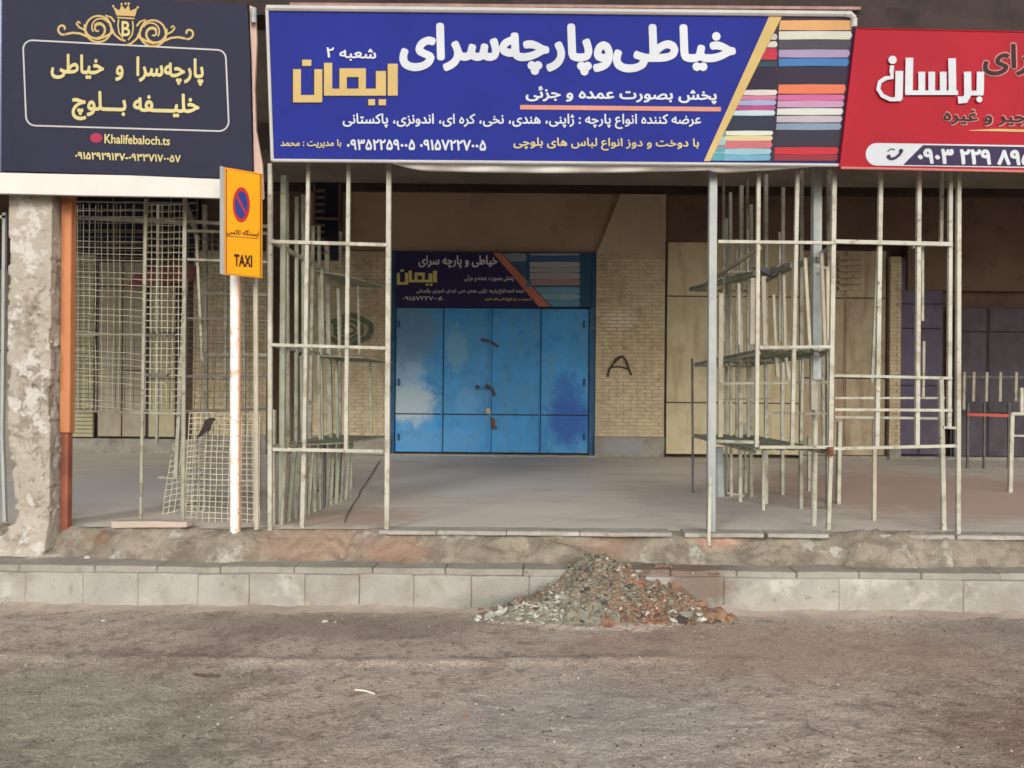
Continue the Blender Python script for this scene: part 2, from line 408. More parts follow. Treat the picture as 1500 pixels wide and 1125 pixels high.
M['s_black'] = print_mat('print_dark', (58, 30, 40)); M['s_pink'] = print_mat('print_pink', (226, 150, 140)); M['s_purple'] = print_mat('print_purple', (58, 44, 84))
M['s_insta'] = print_mat('print_magenta', (190, 50, 90)); M['s_navy2'] = print_mat('door_banner_navy', (54, 46, 92)); M['s_teal'] = print_mat('door_banner_teal', (46, 92, 122))
M['taxi'] = mat('taxi_orange', (255, 168, 24), .4, .04, 5); M['t_red'] = mat('taxi_red', (196, 52, 44), .4, .1, 5)
M['t_blue'] = mat('taxi_blue', (52, 66, 140), .4, .1, 5); M['t_black'] = mat('taxi_black', (40, 32, 28), .5)
M['pole_white'] = mat('pole_white', (232, 229, 222), .4, .06, 6, [((200, 166, 128), .52, .64, 12, .7), ((136, 124, 110), .56, .66, 26, .7)])
M['rub_grey'] = mat('rubble_grey', (138, 136, 122), .95, .2, 12, [((118, 112, 102), .5, .65, 16, .6)], .6, 60, fine=.25)
M['rub_white'] = mat('rubble_white', (190, 188, 176), .9, .12, 12)
M['rub_red'] = mat('rubble_red', (142, 112, 92), .95, .2, 12, [((112, 90, 76), .5, .65, 9, .8), ((160, 104, 78), .55, .65, 6, .6)], .5, 60, fine=.2)
M['earth'] = mat('loose_earth', (128, 108, 92), .98, .2, 7, [((146, 102, 78), .52, .64, 5, .7), ((92, 78, 68), .5, .64, 9, .7), ((166, 150, 132), .56, .64, 18, .6)], .8, 60, fine=.25, fscale=60)
M['rub_brown'] = mat('rubble_brown', (136, 118, 98), .95, .25, 12)
M['rub_dark'] = mat('rubble_dark', (84, 76, 72), .95, .25, 12)
M['graffiti'] = mat('graffiti', (74, 68, 58), .9, .1, 8); M['graffiti_g'] = mat('graffiti_green', (96, 106, 88), .9, .2, 12)
M['floor_crack'] = mat('floor_crack', (112, 104, 98), 1, .2, 8)
M['crack'] = mat('crack', (66, 58, 54), 1, .1, 8); M['twig'] = mat('twig', (90, 74, 58), .9, .2, 20); M['litter'] = mat('litter', (226, 220, 204), .7, .05, 20)

# ================================================================= the setting
def heightfield(name, xs, ys, fz, m, parent=None, smooth=True):
    vs = [(x, y, fz(x, y)) for y in ys for x in xs]; n = len(xs)
    fs = [(j * n + i, j * n + i + 1, (j + 1) * n + i + 1, (j + 1) * n + i) for j in range(len(ys) - 1) for i in range(n - 1)]
    me = bpy.data.meshes.new(name); me.from_pydata(vs, [], fs); me.materials.append(m)
    for p in me.polygons: p.use_smooth = smooth
    return link(bpy.data.objects.new(name, me), parent)
def frange(a, b, n): return [a + (b - a) * i / n for i in range(n + 1)]
def fbm(x, y, s, o=4, seed=0): return noise.fractal(Vector((x * s, y * s, seed)), .8, 2.1, o)

def road_z(x, y):
    if y > 4.62: return -.002
    ridge = .012 * math.exp(-((y - 3.78 - .05 * math.sin(x * 1.3)) / .05) ** 2) * (1 if x < .4 else max(0, 1 - (x - .4)))
    rough = max(0, min(1, (3.75 - y) / .5))
    return .010 * fbm(x, y, .9) + ridge * (1 + fbm(x, y, 6)) + rough * (.006 * fbm(x, y, 11, 4) + .003 * fbm(x + 2 * y, y, 26, 2, 9)) + .0015 * fbm(x, y, 9, 2, 4)
xs = [-60, -30, -14, -8] + frange(-5, 5, 420) + [8, 14, 30, 60]
ys = [-60, -20, -6, -1, 1] + frange(1.8, 4.7, 190) + [5.0, 7, 12, 40]
road = heightfield('road', xs, ys, lambda x, y: road_z(x, y) if -6 < x < 6 and 1.5 < y < 4.8 else 0 if y < 4.8 else -.02, M['road'])
tag(road, kind='structure')

# kerb: face stones and a set-back cap course
kerb = thing('kerb', (0, YK, 0), None, None); kerb['kind'] = 'structure'
joints = [-160, -40, 37, 122, 203, 290, 365, 447, 526, 606, 690, 775, 860, 945, 1060, 1229, 1412, 1590, 1760]
for a, b in zip(joints[:-1], joints[1:]):
    x0, x1 = XP(a, YK, 860) + .0006, XP(b, YK, 860) - .0006
    d = random.uniform(-.006, .006)
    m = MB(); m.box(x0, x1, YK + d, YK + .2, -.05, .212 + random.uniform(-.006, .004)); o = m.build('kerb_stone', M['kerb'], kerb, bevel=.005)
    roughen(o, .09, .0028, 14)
x = -5.2
while x < 5.2:
    l_ = random.uniform(.38, .52); m = MB()
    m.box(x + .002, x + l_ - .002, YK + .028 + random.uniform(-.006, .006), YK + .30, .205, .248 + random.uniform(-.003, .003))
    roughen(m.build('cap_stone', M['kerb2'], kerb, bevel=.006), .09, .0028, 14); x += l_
# dark bed behind the stones
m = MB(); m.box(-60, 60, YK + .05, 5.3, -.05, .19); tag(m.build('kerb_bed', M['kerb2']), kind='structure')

def bank_z(x, t):
    y = YK + .17 + t * .24
    s = t * t * (3 - 2 * t)
    z = .235 + s * (ZF - .235)
    k = min(1, 4 * t * (1.02 - t) + .05)
    px = 790 + x * F / 5
    z += k * (.05 * fbm(x, t * .3, 2.2, 5) + .014 * fbm(x, y, 16, 4))
    if px > 1200: z += k * .03 * max(0, math.sin((px - 1200) / 60))
    z -= .07 * math.exp(-((px - 128) / 12) ** 2) * k
    m_ = math.exp(-((px - 345) / 45) ** 2); z = z * (1 - m_) + (z + max(0, (ZF - .004 - z)) * min(1, 2.2 * t)) * m_
    z -= .06 * math.exp(-((px - 500) / 9 - t * 1.2) ** 2) * k
    return z
nx, ntt = 640, 22
vs, fs = [], []
for j in range(ntt + 1):
    t = j / ntt
    for i in range(nx + 1):
        x = -5.2 + 10.4 * i / nx
        y = YK + .16 + t * .30 - .028 * fbm(x, t, 5, 4, 2) * math.sin(math.pi * min(1, t * 1.05))
        px = 790 + x * F / 5
        if t > .8: y += .0
        vs.append((x, y, bank_z(x, t)))
for j in range(ntt):
    for i in range(nx):
        a = j * (nx + 1) + i; fs.append((a, a + 1, a + nx + 2, a + nx + 1))
me = bpy.data.meshes.new('broken_bank'); me.from_pydata(vs, [], fs); me.materials.append(M['bank'])
for p in me.polygons: p.use_smooth = True
tag(link(bpy.data.objects.new('bank', me)), kind='structure')

fl = heightfield('walkway', [-40, -12] + frange(-6, 8, 120) + [14, 40], frange(YF + .06, YB + .6, 60), lambda x, y: ZF + (.004 * fbm(x, y, 1.2, 3) if -6 < x < 8 else 0) - (.0 if y > YF + .1 else .004), M['floor'])
tag(fl, kind='structure')
m = MB(); m.box(-40, 40, YF + .1, YB + .6, -.05, ZF - .03); tag(m.build('walkway_fill', M['crack']), kind='structure')
# stone nosing along the edge of the walkway
nos = thing('walkway_edging', (0, YF, ZF), None, None); nos['kind'] = 'structure'
for a, b in ((555, 640), (640, 742), (742, 850), (850, 985), (1003, 1120), (1125, 1215), (1290, 1400), (1402, 1500), (1502, 1620), (-140, -10)):
    y_ = YF - .02
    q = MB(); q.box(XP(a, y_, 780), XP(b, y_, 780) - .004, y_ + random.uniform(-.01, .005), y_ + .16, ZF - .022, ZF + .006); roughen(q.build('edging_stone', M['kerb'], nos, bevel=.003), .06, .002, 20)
# floor crack
gp = [(556, 676), (547, 692), (538, 706), (528, 720), (526, 728), (516, 742), (508, 756), (505, 766)]
q = MB()
for (x0, y0), (x1, y1) in zip(gp[:-1], gp[1:]):
    A = P(x0, y0, YG(x0, y0)); B = P(x1, y1, YG(x1, y1)); w_ = .005 + .004 * random.random()
    q.add([(A.x - w_, A.y, ZF + .007), (A.x + w_, A.y, ZF + .007), (B.x + w_, B.y, ZF + .007), (B.x - w_, B.y, ZF + .007)], [(0, 1, 2, 3)])
tag(q.build('floor_crack', M['floor_crack']), kind='structure')

# ceiling of the arcade, front beam
q = MB(); q.box(-12, 14, 5.35, YB + .6, 4.62, 4.9); tag(q.build('ceiling', M['ceil']), kind='structure')

# ================================================================= shop building (back wall)
bld = thing('shop_building', (0, YB, ZF), 'long dim shop wall of pale brick piers and closed metal doors behind the walkway', 'building')
X = lambda px: XP(px, YB, 500)
Z = lambda py: ZP(py, YB)
q = MB(); q.box(-12, 14, YB + .25, YB + .5, ZF - .1, 4.62); q.build('wall', M['plaster2'], bld)
q = MB(); q.box(X(450), X(914), YB - .02, YB + .245, Z(370), 4.62); q.build('lintel', M['plaster'], bld)
q = MB(); q.box(X(972), X(1330), YB + .0, YB + .245, Z(352), 4.62); q.build('lintel', M['plaster2'], bld)
q = MB(); q.box(X(1330), 14, YB + .02, YB + .245, Z(420), 4.62); q.build('lintel', M['plaster2'], bld)
q = MB(); q.box(-12, X(450), YB + .02, YB + .245, Z(285), 4.62); q.build('lintel', M['plaster2'], bld)
q = MB(); q.box(-12, 14, YB - .12, YB + .0, Z(284), 4.62); q.build('cornice', M['fascia'], bld)
q = MB(); q.box(-12, 14, YB - 2.6, YB - 2.3, 4.3, 4.62); q.build('ceiling_beam', M['beam'], bld)
def pier(p0, p1, ytop, base_py, shift_y=0.0):
    x0, x1 = X(p0), X(p1); yb = YB - .10 + shift_y
    q = MB(); q.box(x0, x1, yb + .012, YB + .24, ZF, Z(max(ytop, 372))); pr = q.build('pier', M['mortar'], bld)
    q = MB(); z = Z(base_py); row = 0
    while z < Z(max(ytop, 378)) - .05:
        x = x0 - (.11 if row % 2 else 0)
        while x < x1:
            a, b = max(x0, x), min(x1, x + .21)
            if b - a > .02:
                d = random.uniform(-.003, .003)
                q.box(a + .0015, b - .0015, yb + d, yb + .05, z + .004, z + .050)
            x += .218
        z += .056; row += 1
    o = q.build('brick_facing', M['brick'], pr); o['kind'] = 'stuff'
    q = MB(); q.box(x0 - .01, x1 + .01, yb - .02, yb + .011, ZF, Z(base_py) - .004); roughen(q.build('pier_base', M['base'], pr, bevel=.01), .12, .004, 8)
    return pr
pier(452, 574, 372, 640)
pr = pier(872, 972, 300, 638)
# sloping haunch joining the pier to the lintel
q = MB(); yb = YB - .112
prof = [(X(872), Z(372)), (X(972), Z(372)), (X(972), Z(286)), (X(906), Z(286)), (X(898), Z(306))]
n_ = len(prof); q.add([(a, yb, b) for a, b in prof] + [(a, YB + .24, b) for a, b in prof], [tuple(range(n_)), tuple(range(n_, 2 * n_))[::-1]] + [(i, (i + 1) % n_, n_ + (i + 1) % n_, n_ + i) for i in range(n_)])
q.build('pier_cap', M['plaster3'], bld)
pier(285, 392, 300, 640, .05)
pier(1302, 1318, 352, 650, .06)

def panel_door(name, xs_, ys_, m, yface, label=None, ridge=None):
    """door > separate sheet panels"""
    q = MB(); q.box(X(xs_[0]) - .02, X(xs_[-1]) + .02, yface + .03, yface + .06, Z(ys_[-1]) , Z(ys_[0]) + .02)
    d = q.build(name, M['dark'], bld)
    if label: d['label'] = label
    for a, b in zip(xs_[:-1], xs_[1:]):
        for c, e in zip(ys_[:-1], ys_[1:]):
            q = MB(); q.box(X(a) + .010, X(b) - .010, yface + random.uniform(-.004, .004), yface + .028, Z(e) + .009, Z(c) - .009)
            q.build('door_panel', m, d, bevel=.005)
    for a in xs_[1:-1]:
        q = MB(); q.box(X(a) - .022, X(a) - .004, yface - .016, yface - .006, Z(ys_[-1]) + .01, Z(ys_[0]) - .01); q.build('lap_strip', m, d, bevel=.003)
    return d
bd = panel_door('door', [580, 650, 720, 792, 863], [452, 608, 664], M['blue'], YB - .04, 'bright blue sheet metal door with worn white patches at its left leaf')
for a_, b_ in ((X(863) + .002, X(872)), (X(574), X(580) - .002)):
    q = MB(); q.box(a_, b_, YB - .07, YB + .2, ZF, Z(370)); q.build('door_jamb', M['blue_frame'], bld)
q = MB(); q.box(X(572), X(872), YB - .16, YB + .1, ZF, ZF + .03); q.build('door_sill', M['kerb2'], bld, bevel=.006)
for px, py, ex, ey, wd in ((705, 497, 716, 500, .035), (718, 500, 730, 508, .03), (697, 566, 702, 568, .05), (711, 565, 718, 569, .05), (720, 568, 725, 580, .04)):
    q = MB(); q.bar(P(px, py, YB - .075), P(ex, ey, YB - .075), wd / 1.5, 6); q.build('bolt', M['lock'], bd)
q = MB(); q.bar(P(714, 598, YB - .075), P(716, 606, YB - .075), .04, 8); q.build('padlock', M['pinkish'], bd)
q = MB(); q.bar(P(721, 612, YB - .07), P(724, 628, YB - .07), .035, 6); q.build('hasp', M['rust'], bd)
q = MB(); q.box(X(719) - .012, X(719) + .016, YB - .065, YB - .046, Z(662), Z(455)); q.build('cover_strip', M['blue'], bd)

for a in (584, 856):
    for b in (475, 560, 640):
        q = MB(); q.bar(P(a, b - 5, YB - .06), P(a, b + 5, YB - .06), .018, 6); q.build('hinge', M['blue_frame'], bd)
panel_door('door', [976, 1042, 1108, 1172], [352, 432, 588, 664], M['cream'], YB + .0, 'cream sheet metal door right of the graffiti pier')
panel_door('door', [1176, 1240, 1300], [362, 432, 550, 664], M['cream2'], YB + .04, 'dull cream metal door behind the right rack')
panel_door('door', [1318, 1350, 1384], [372, 440, 476, 560, 662], M['purple'], YB + .06, 'purple metal door behind the right rack')
panel_door('door', [1400, 1452, 1508, 1560, 1620], [444, 480, 600, 664], M['dark'], YB + .06, 'dark metal door at the right end')
q = MB()
for i in range(6): q.box(X(1228), X(1262), YB - .01, YB + .035, Z(376 + i * 9), Z(371 + i * 9))
tag(q.build('vent_louvre', M['cream2'], bld))
# left bay
panel_door('door', [-60, -10, 40, 96], [400, 520, 662], M['grey_panel'], YB + .05)
q = MB(); q.box(X(96), X(286), YB + .1, YB + .14, Z(378), Z(292)); wf = q.build('window', M['glass'], bld)
q = MB()
for a in (99, 160, 212, 245, 284): q.bar((X(a), YB + .085, Z(378)), (X(a), YB + .085, Z(292)), .012)
for b in (300, 322, 344, 366): q.bar((X(98), YB + .07, Z(b)), (X(285), YB + .07, Z(b)), .012)
q.build('window_grille', M['wire_dark'], wf)
q = MB(); z = Z(646); 
while z < Z(380): q.box(X(100), X(134), YB + .05, YB + .10, z, z + .052); z += .062
tag(q.build('shutter', M['shutter'], bld))
panel_door('door', [140, 176, 212], [388, 424, 548, 646], M['grey_panel'], YB + .06)
panel_door('door', [216, 256], [424, 492, 560, 646], M['shutter'], YB + .03, 'narrow pale green metal door behind the wire mesh')
q = MB(); q.box(-12, X(284), YB - .02, YB + .2, ZF, Z(648)); q.build('plinth', M['base'], bld)
q = MB(); q.box(X(1176), 14, YB - .02, YB + .2, ZF, Z(664)); q.build('plinth', M['base'], bld)
q = MB(); slab(q, Plane(0, YB - .25, 1, YB - .25), [(196, 402), (232, 390), (286, 390), (282, 412), (240, 416), (186, 420)], 0, .05); q.build('awning_cloth', M['red_cloth'], bld)
# window with slats left of the blue door
q = MB(); q.box(X(462), X(502), YB - .13, YB - .10, Z(386), Z(262)); wf = q.build('window', M['glass'], bld)
q = MB()
for i in range(10): q.box(X(464), X(478), YB - .16, YB - .135, Z(288 + i * 10), Z(284 + i * 10))
for a in (463, 500): q.box(X(a) - .015, X(a) + .015, YB - .17, YB - .131, Z(388), Z(262))
q.box(X(462), X(502), YB - .17, YB - .131, Z(328), Z(325)); q.build('window_slats', M['plaster2'], wf)
# graffiti painted on the piers
pb = Plane(0, YB - .107, 1, YB - .107)
q = MB(); ribbon(q, pb, [(890, 552), (892, 542), (899, 532), (908, 524), (912, 522), (917, 528), (921, 540), (925, 550)], 3.2, .012); 
ribbon(q, pb, [(894, 539), (902, 537), (912, 538), (922, 541)], 2.6, .0135); ribbon(q, pb, [(899, 531), (902, 526), (908, 522), (914, 523)], 2.5, .015)
q.build('graffiti', M['graffiti'], bld)
q = MB()
for ring in (1.0, .62, .3):
    ribbon(q, pb, [(510 + 33 * ring * math.cos(t * math.pi / 6) * (1 + .15 * math.sin(t * 3)), 484 + 21 * ring * math.sin(t * math.pi / 6) * (1 + .2 * math.cos(t * 2))) for t in range(12)], 6 * ring + 2, .0125 + ring * .002, closed=True)
q.build('graffiti', M['graffiti_g'], bld)

# ================================================================= front fascia over the signs
fas = thing('arcade_fascia', (0, 5.3, 3.95), 'dark brown beam and slab edge running above all the shop signs', 'fascia')
q = MB(); q.box(-12, 14, 5.12, 5.34, 3.98, 4.9); q.build('beam', M['fascia'], fas)
q = MB(); q.box(-12, 14, 4.9, 5.34, 4.9, 5.1); q.build('slab_edge', M['ceil'], fas)
q = MB(); q.box(-12, 14, 5.2, 5.34, 5.1, 7.5); q.build('upper_wall', M['plaster'], fas)
q = MB(); q.bar(P(425, 7, 5.0), P(1260, 13, 5.0), .010, 4); q.build('rail', M['rail_pink'], fas)
q = MB(); slab(q, Plane(0, 5.03, 1, 5.03), [(1250, 10), (1640, 16), (1640, 48), (1250, 42)], 0, .06); q.build('board', M['fascia'], fas)

# ================================================================= blue banner
pb_ = Plane(0, 4.93, 1, 4.93)
sg = thing('shop_banner', tuple(P(820, 240, 4.96)), 'wide royal blue shop banner with large white Persian lettering and printed fabric stacks', 'banner', None)
q = MB(); slab(q, pb_, [(393, 14), (1250, 22), (1252, 40), (1230, 239), (399, 233)], 0, .05); q.build('banner_panel', M['s_blue'], sg)
# frame
q = MB()
q.bar(P(391, 12, 4.925), P(1247, 21, 4.925), .020, 8); q.build('frame_rail', M['s_frame'], sg)
q = MB(); q.bar(P(391, 12, 4.925), P(399, 236, 4.925), .011, 8); q.build('frame_rail', M['s_frame'], sg)
q = MB(); q.bar(P(399, 235, 4.925), P(1230, 242, 4.925), .011, 8); q.build('frame_rail', M['s_frame'], sg)
q = MB(); q.path([P(1238, 21, 4.92), P(1246, 22, 4.92), P(1251, 27, 4.92), P(1251, 40, 4.92)], .020, 8); q.build('frame_corner', M['s_frame'], sg)
WT = M['s_white']
letter('lettering', 'خیاطی|و|پارچه|سرای', (585, 35, 1078, 110), pb_, WT, sg, bold=.045,
       quad=((585, 33), (1078, 36), (1078, 112), (585, 109)))
letter('lettering', 'شعبه ۲', None, pb_, WT, sg, bold=.022, quad=((478, 69), (551, 71), (551, 90), (478, 88)))
# square kufic name, stroke by stroke
def kufic(mb, ox, oy, sx, sy, off, pl, sk=0.0):
    T = lambda x, y: (ox + x * sx + (y - 450) * sk, oy + y * sy)
    for k, a in enumerate(((705, 350, 760, 525), (640, 390, 695, 489), (355, 345, 400, 489), (355, 490, 695, 525), (598, 545, 635, 578), (655, 545, 695, 578),
              (440, 375, 585, 420), (440, 421, 480, 489), (545, 421, 585, 489),
              (185, 380, 228, 524), (302, 380, 345, 524), (185, 525, 345, 562), (235, 328, 285, 362))):
        if k not in (0, 4, 5, 12): a = (a[0], a[1] - (3 if k in (3, 11) else 0), a[2], a[3] + (3 if k in (1, 2, 6, 7, 8, 9, 10) else 0))
        flat(mb, pl, [T(a[0], a[1]), T(a[2], a[1]), T(a[2], a[3]), T(a[0], a[3])], off + k * .0001)
q = MB(); kufic(q, 380, 0, 1 / 3.75, 1 / 3.75, .004, pb_); q.build('name_lettering', M['s_gold'], sg)
q = MB(); kufic(q, 378.3, 1.3, 1 / 3.75, 1 / 3.75, .002, pb_); q.build('name_shadow', M['s_black'], sg)
letter('lettering', 'پخش بصورت عمده و جزئی', None, pb_, WT, sg, bold=.03, quad=((770, 126), (1050, 130), (1050, 153), (770, 150)))
q = MB(); ribbon(q, pb_, [(762, 157), (1056, 160)], 6.5, .004); q.build('underline', M['s_salmon'], sg)
letter('lettering', 'عرضه کننده انواع پارچه : ژاپنی، هندی، نخی، کره ای، اندونزی، پاکستانی', None, pb_, WT, sg, bold=.022, quad=((502, 166), (1027, 167), (1027, 189), (502, 189)))
letter('lettering', 'با دوخت و دوز انواع لباس های بلوچی', None, pb_, M['s_yel'], sg, bold=.022, quad=((752, 201), (1024, 203), (1024, 221), (752, 220)))
letter('lettering', '۰۹۱۵۷۲۲۷۰۰۵', None, pb_, WT, sg, bold=.03, quad=((615, 204), (712, 205), (712, 221), (615, 220)))
letter('lettering', '۰۹۳۵۲۲۵۹۰۰۵', None, pb_, WT, sg, bold=.03, quad=((508, 204), (608, 204), (608, 220), (508, 220)))
letter('lettering', 'با مدیریت : محمد', None, pb_, M['s_yel'], sg, bold=.02, quad=((411, 204), (500, 204), (500, 217), (411, 217)))
# printed fabric stacks
def clipL(y, t):     # x of the gold slanting band's right side at height y
    return t[0] + (y - t[1]) * (t[2] - t[0]) / (t[3] - t[1])
cols = {}
def cm(c):
    if c not in cols: cols[c] = print_mat('fabric_print_%d' % len(cols), c, .6, .07)
    return cols[c]
def stack(name, pl, rows, xl, xr, par, off=.004):
    mats_, q = [], MB()
    for (y0, y1, c) in rows:
        mm = cm(c)
        if mm not in mats_: mats_.append(mm)
        a0, a1, b0, b1 = xl(y0), xl(y1), xr(y0), xr(y1)
        if b1 <= a1 + 1 and b0 <= a0 + 1: continue
        pts = [(a0, y0), ((a0 + b0) / 2, y0 - .6), (b0 - 2, y0 - .2), (b0, (y0 + y1) / 2), (b1 - 2, y1), ((a1 + b1) / 2, y1 + .4), (a1, y1)]
        flat(q, pl, pts, off, mats_.index(mm))
    return q.build(name, mats_, par)
band = (1147, 22, 1040, 236)
br = lambda y: clipL(y, band)
q = MB(); flat(q, pb_, [(1128, 21), (1147, 21), (1040, 236), (1031, 236)], .0045); q.build('gold_band', M['s_gold'], sg)
xr1 = lambda y: 1250 - max(0, (y - 40)) * .115
q = MB(); flat(q, pb_, [(1147, 21), (1250, 22), (1251, 40), (1229, 237), (1040, 236)], .002); q.build('print_ground', cm((54, 44, 62)), sg)
stack('fabric_print', pb_, [(30, 44, (232, 176, 118)), (46, 58, (222, 222, 208)), (58, 72, (78, 76, 84)), (73, 84, (180, 160, 200)), (86, 97, (70, 130, 196)), (97, 123, (50, 40, 62)),
      (124, 137, (236, 128, 92)), (139, 147, (216, 110, 160)), (148, 157, (206, 160, 196)), (159, 168, (228, 230, 222)), (170, 179, (196, 190, 200)), (181, 190, (140, 160, 184)),
      (192, 214, (52, 50, 66)), (216, 226, (206, 50, 62)), (227, 235, (158, 50, 64))], lambda y: max(br(y), 1141 - max(0, y - 120) * .06), lambda y: xr1(y) - 1, sg, .004)
stack('fabric_print', pb_, [(50, 58, (206, 206, 196)), (61, 69, (226, 222, 210)), (71, 87, (206, 50, 76)), (91, 97, (40, 80, 90)), (98, 130, (46, 34, 60)), (132, 139, (230, 224, 220)), (140, 146, (214, 130, 160)),
      (147, 154, (170, 180, 220)), (155, 161, (190, 80, 140)), (162, 169, (206, 226, 236)), (170, 190, (44, 52, 74)), (192, 198, (234, 238, 226)), (199, 206, (232, 214, 160)),
      (207, 217, (214, 120, 130)), (218, 226, (160, 206, 220)), (227, 235, (120, 180, 210))], br, lambda y: 1139 - max(0, y - 130) * .10, sg, .003)
stack('fabric_print', pb_, [(180, 190, (150, 190, 196)), (192, 200, (120, 170, 180)), (202, 212, (170, 206, 206)), (214, 222, (110, 160, 170)), (224, 235, (90, 170, 180))], br, lambda y: 1064 - max(0, y - 200) * .05, sg, .0048)
# sagging white cloth under the banner
sk = thing('valance_cloth', tuple(P(820, 245, 4.97)), 'sagging white cloth strip hanging below the blue banner', 'cloth')
vs, fs = [], []
n = 90
for i in range(n + 1):
    t = i / n; x = 572 + (1228 - 572) * t
    top = 236 + 4 * t
    if x < 1045: bot = 240 + 11 * math.sin(min(1, (x - 572) / 60) * math.pi / 2) + 2.5 * math.sin((x - 640) / 110)
    else: bot = 252 + 2 * math.sin((x - 1045) / 12) * math.exp(-(x - 1045) / 40) - 11 * max(0, (x - 1090) / 138) ** 1.1
    for k in range(5):
        u = k / 4; yy = top + (bot - top) * u
        vs.append(P(x, yy, 4.955 + .012 * math.sin(x / 17 + u) * u + .02 * u * u))
for i in range(n):
    for k in range(4): a = i * 5 + k; fs.append((a, a + 5, a + 6, a + 1))
q = MB(); q.add(vs, fs); o = q.build('cloth', M['skirt'], sk, smooth=True)
md = o.modifiers.new('thick', 'SOLIDIFY'); md.thickness = .003

# ================================================================= navy sign on the left
pn = Plane(0, 4.87, 370, 4.96)
nv = thing('shop_sign', tuple(P(190, 262, 4.9)), 'dark navy tailor shop sign with gold crown emblem and gold Persian lettering', 'sign')
q = MB(); slab(q, pn, [(4, -6), (362, 5), (366, 80), (370, 262), (2, 250)], 0, .03); q.build('sign_panel', M['s_navy'], nv)
q = MB(); slab(q, pn, [(-60, -10), (2, -8), (0, 250), (-60, 249)], -.005, .05); q.build('side_panel', mat('pale_side', (150, 160, 190), .6, .1, 3), nv)
def warpn(x, y): return (x, y)
G1, G2 = M['s_gold2'], M['s_gold']
q = MB()
rr = []
def corner(cx, cy, r, a0): return [(cx + r * math.cos(a0 + k * math.pi / 12), cy + r * math.sin(a0 + k * math.pi / 12)) for k in range(7)]
rr += corner(47, 72, 13, math.pi) + corner(318, 86, 13, 1.5 * math.pi) + corner(321, 178, 14, 0) + corner(52, 170, 14, .5 * math.pi)
ribbon(q, pn, rr, 2.2, .003, closed=True); q.build('border_line', M['s_frame'], nv)
letter('lettering', 'پارچه|سرا  و  خیاطی', None, pn, G1, nv, bold=.03, quad=((75, 78), (299, 86), (298, 126), (74, 118)))
letter('lettering', 'خلیـــفه بـــلوچ', None, pn, G1, nv, bold=.03, quad=((105, 132), (292, 138), (292, 180), (105, 176)))
q = MB(); flat(q, pn, disc(141, 202, 9, 7), .003); q.build('logo_dot', M['s_insta'], nv)
letter('lettering', 'Khalifebaloch.ts', None, pn, G1, nv, bold=.02, quad=((153, 196), (249, 200), (249, 213), (153, 210)), shaped=False)
letter('lettering', '۰۹۳۳۷۱۷۰۰۵۷-۰۹۱۵۲۹۲۹۱۴۷', None, pn, G1, nv, bold=.03, quad=((110, 222), (265, 227), (265, 238), (110, 233)))
# crown and scrollwork emblem
q = MB()
def tp(x, y): return (x / 3.75, y / 3.75)     # measured on an enlarged view of the sign
def spiral(cx, cy, r0, r1, a0, a1, n=26): return [tp(cx + (r0 + (r1 - r0) * i / n) * math.cos(a0 + (a1 - a0) * i / n), cy + (r0 + (r1 - r0) * i / n) * math.sin(a0 + (a1 - a0) * i / n)) for i in range(n + 1)]
D = 0.0000
o_ = .003
for sgn, cx, dy in ((-1, 690, 0), (1, 690, 24)):
    X_ = lambda d: cx + sgn * d
    def sp(dx, y, r0, r1, a0, a1):
        pts = []
        for i in range(27):
            a = a0 + (a1 - a0) * i / 26; r = r0 + (r1 - r0) * i / 26
            pts.append(tp(X_(dx + r * math.cos(a)), y + dy + r * math.sin(a)))
        return pts
    ribbon(q, pn, sp(155, 155, 72, 18, -.3, 5.6), 3.2, o_); 
    ribbon(q, pn, sp(150, 158, 74, 70, 0, 6.28), 2.8, o_ + .0003)
    ribbon(q, pn, sp(150, 160, 40, 8, 2.2, 8.2), 2.6, o_ + .0004)
    ribbon(q, pn, sp(140, 150, 50, 44, -2.6, .6), 2.2, o_ + .0005)
    ribbon(q, pn, sp(345, 158, 34, 8, 1.9, -3.6), 3.0, o_ + .0002)
    ribbon(q, pn, [tp(X_(d), y + dy) for d, y in ((330, 188), (290, 180), (250, 184), (200, 205), (150, 214), (110, 200), (70, 178))], 3.2, o_ + .0006)
    ribbon(q, pn, [tp(X_(d), y + dy) for d, y in ((225, 165), (255, 150), (270, 130), (262, 118), (248, 128))], 2.6, o_ + .0008)
    ribbon(q, pn, [tp(X_(d), y + dy) for d, y in ((60, 120), (80, 95), (110, 84), (96, 110), (84, 140), (60, 190), (30, 215), (0, 225))], 2.8, o_ + .001)
    ribbon(q, pn, [tp(X_(d), y + dy * .4) for d, y in ((38, 105), (42, 140), (36, 180), (14, 210))], 2.2, o_ + .0012)
q.build('emblem_scrolls', G2, nv)
q = MB()
flat(q, pn, [tp(x, y) for x, y in ((640, 84), (622, 36), (655, 58), (668, 26), (688, 52), (706, 24), (716, 60), (755, 42), (742, 90))], .003)
flat(q, pn, [tp(x, y) for x, y in ((642, 92), (740, 98), (738, 106), (643, 100))], .0034)
for x, y in ((622, 34), (668, 22), (690, 20), (707, 20), (757, 40)): flat(q, pn, [tp(a, b) for a, b in disc(x, y, 7, n=8)], .0038)
q.build('emblem_crown', G2, nv)
letter('emblem_letter', 'B', None, pn, G1, nv, bold=.02, quad=(tp(668, 115), tp(715, 117), tp(715, 200), tp(668, 198)), shaped=False)
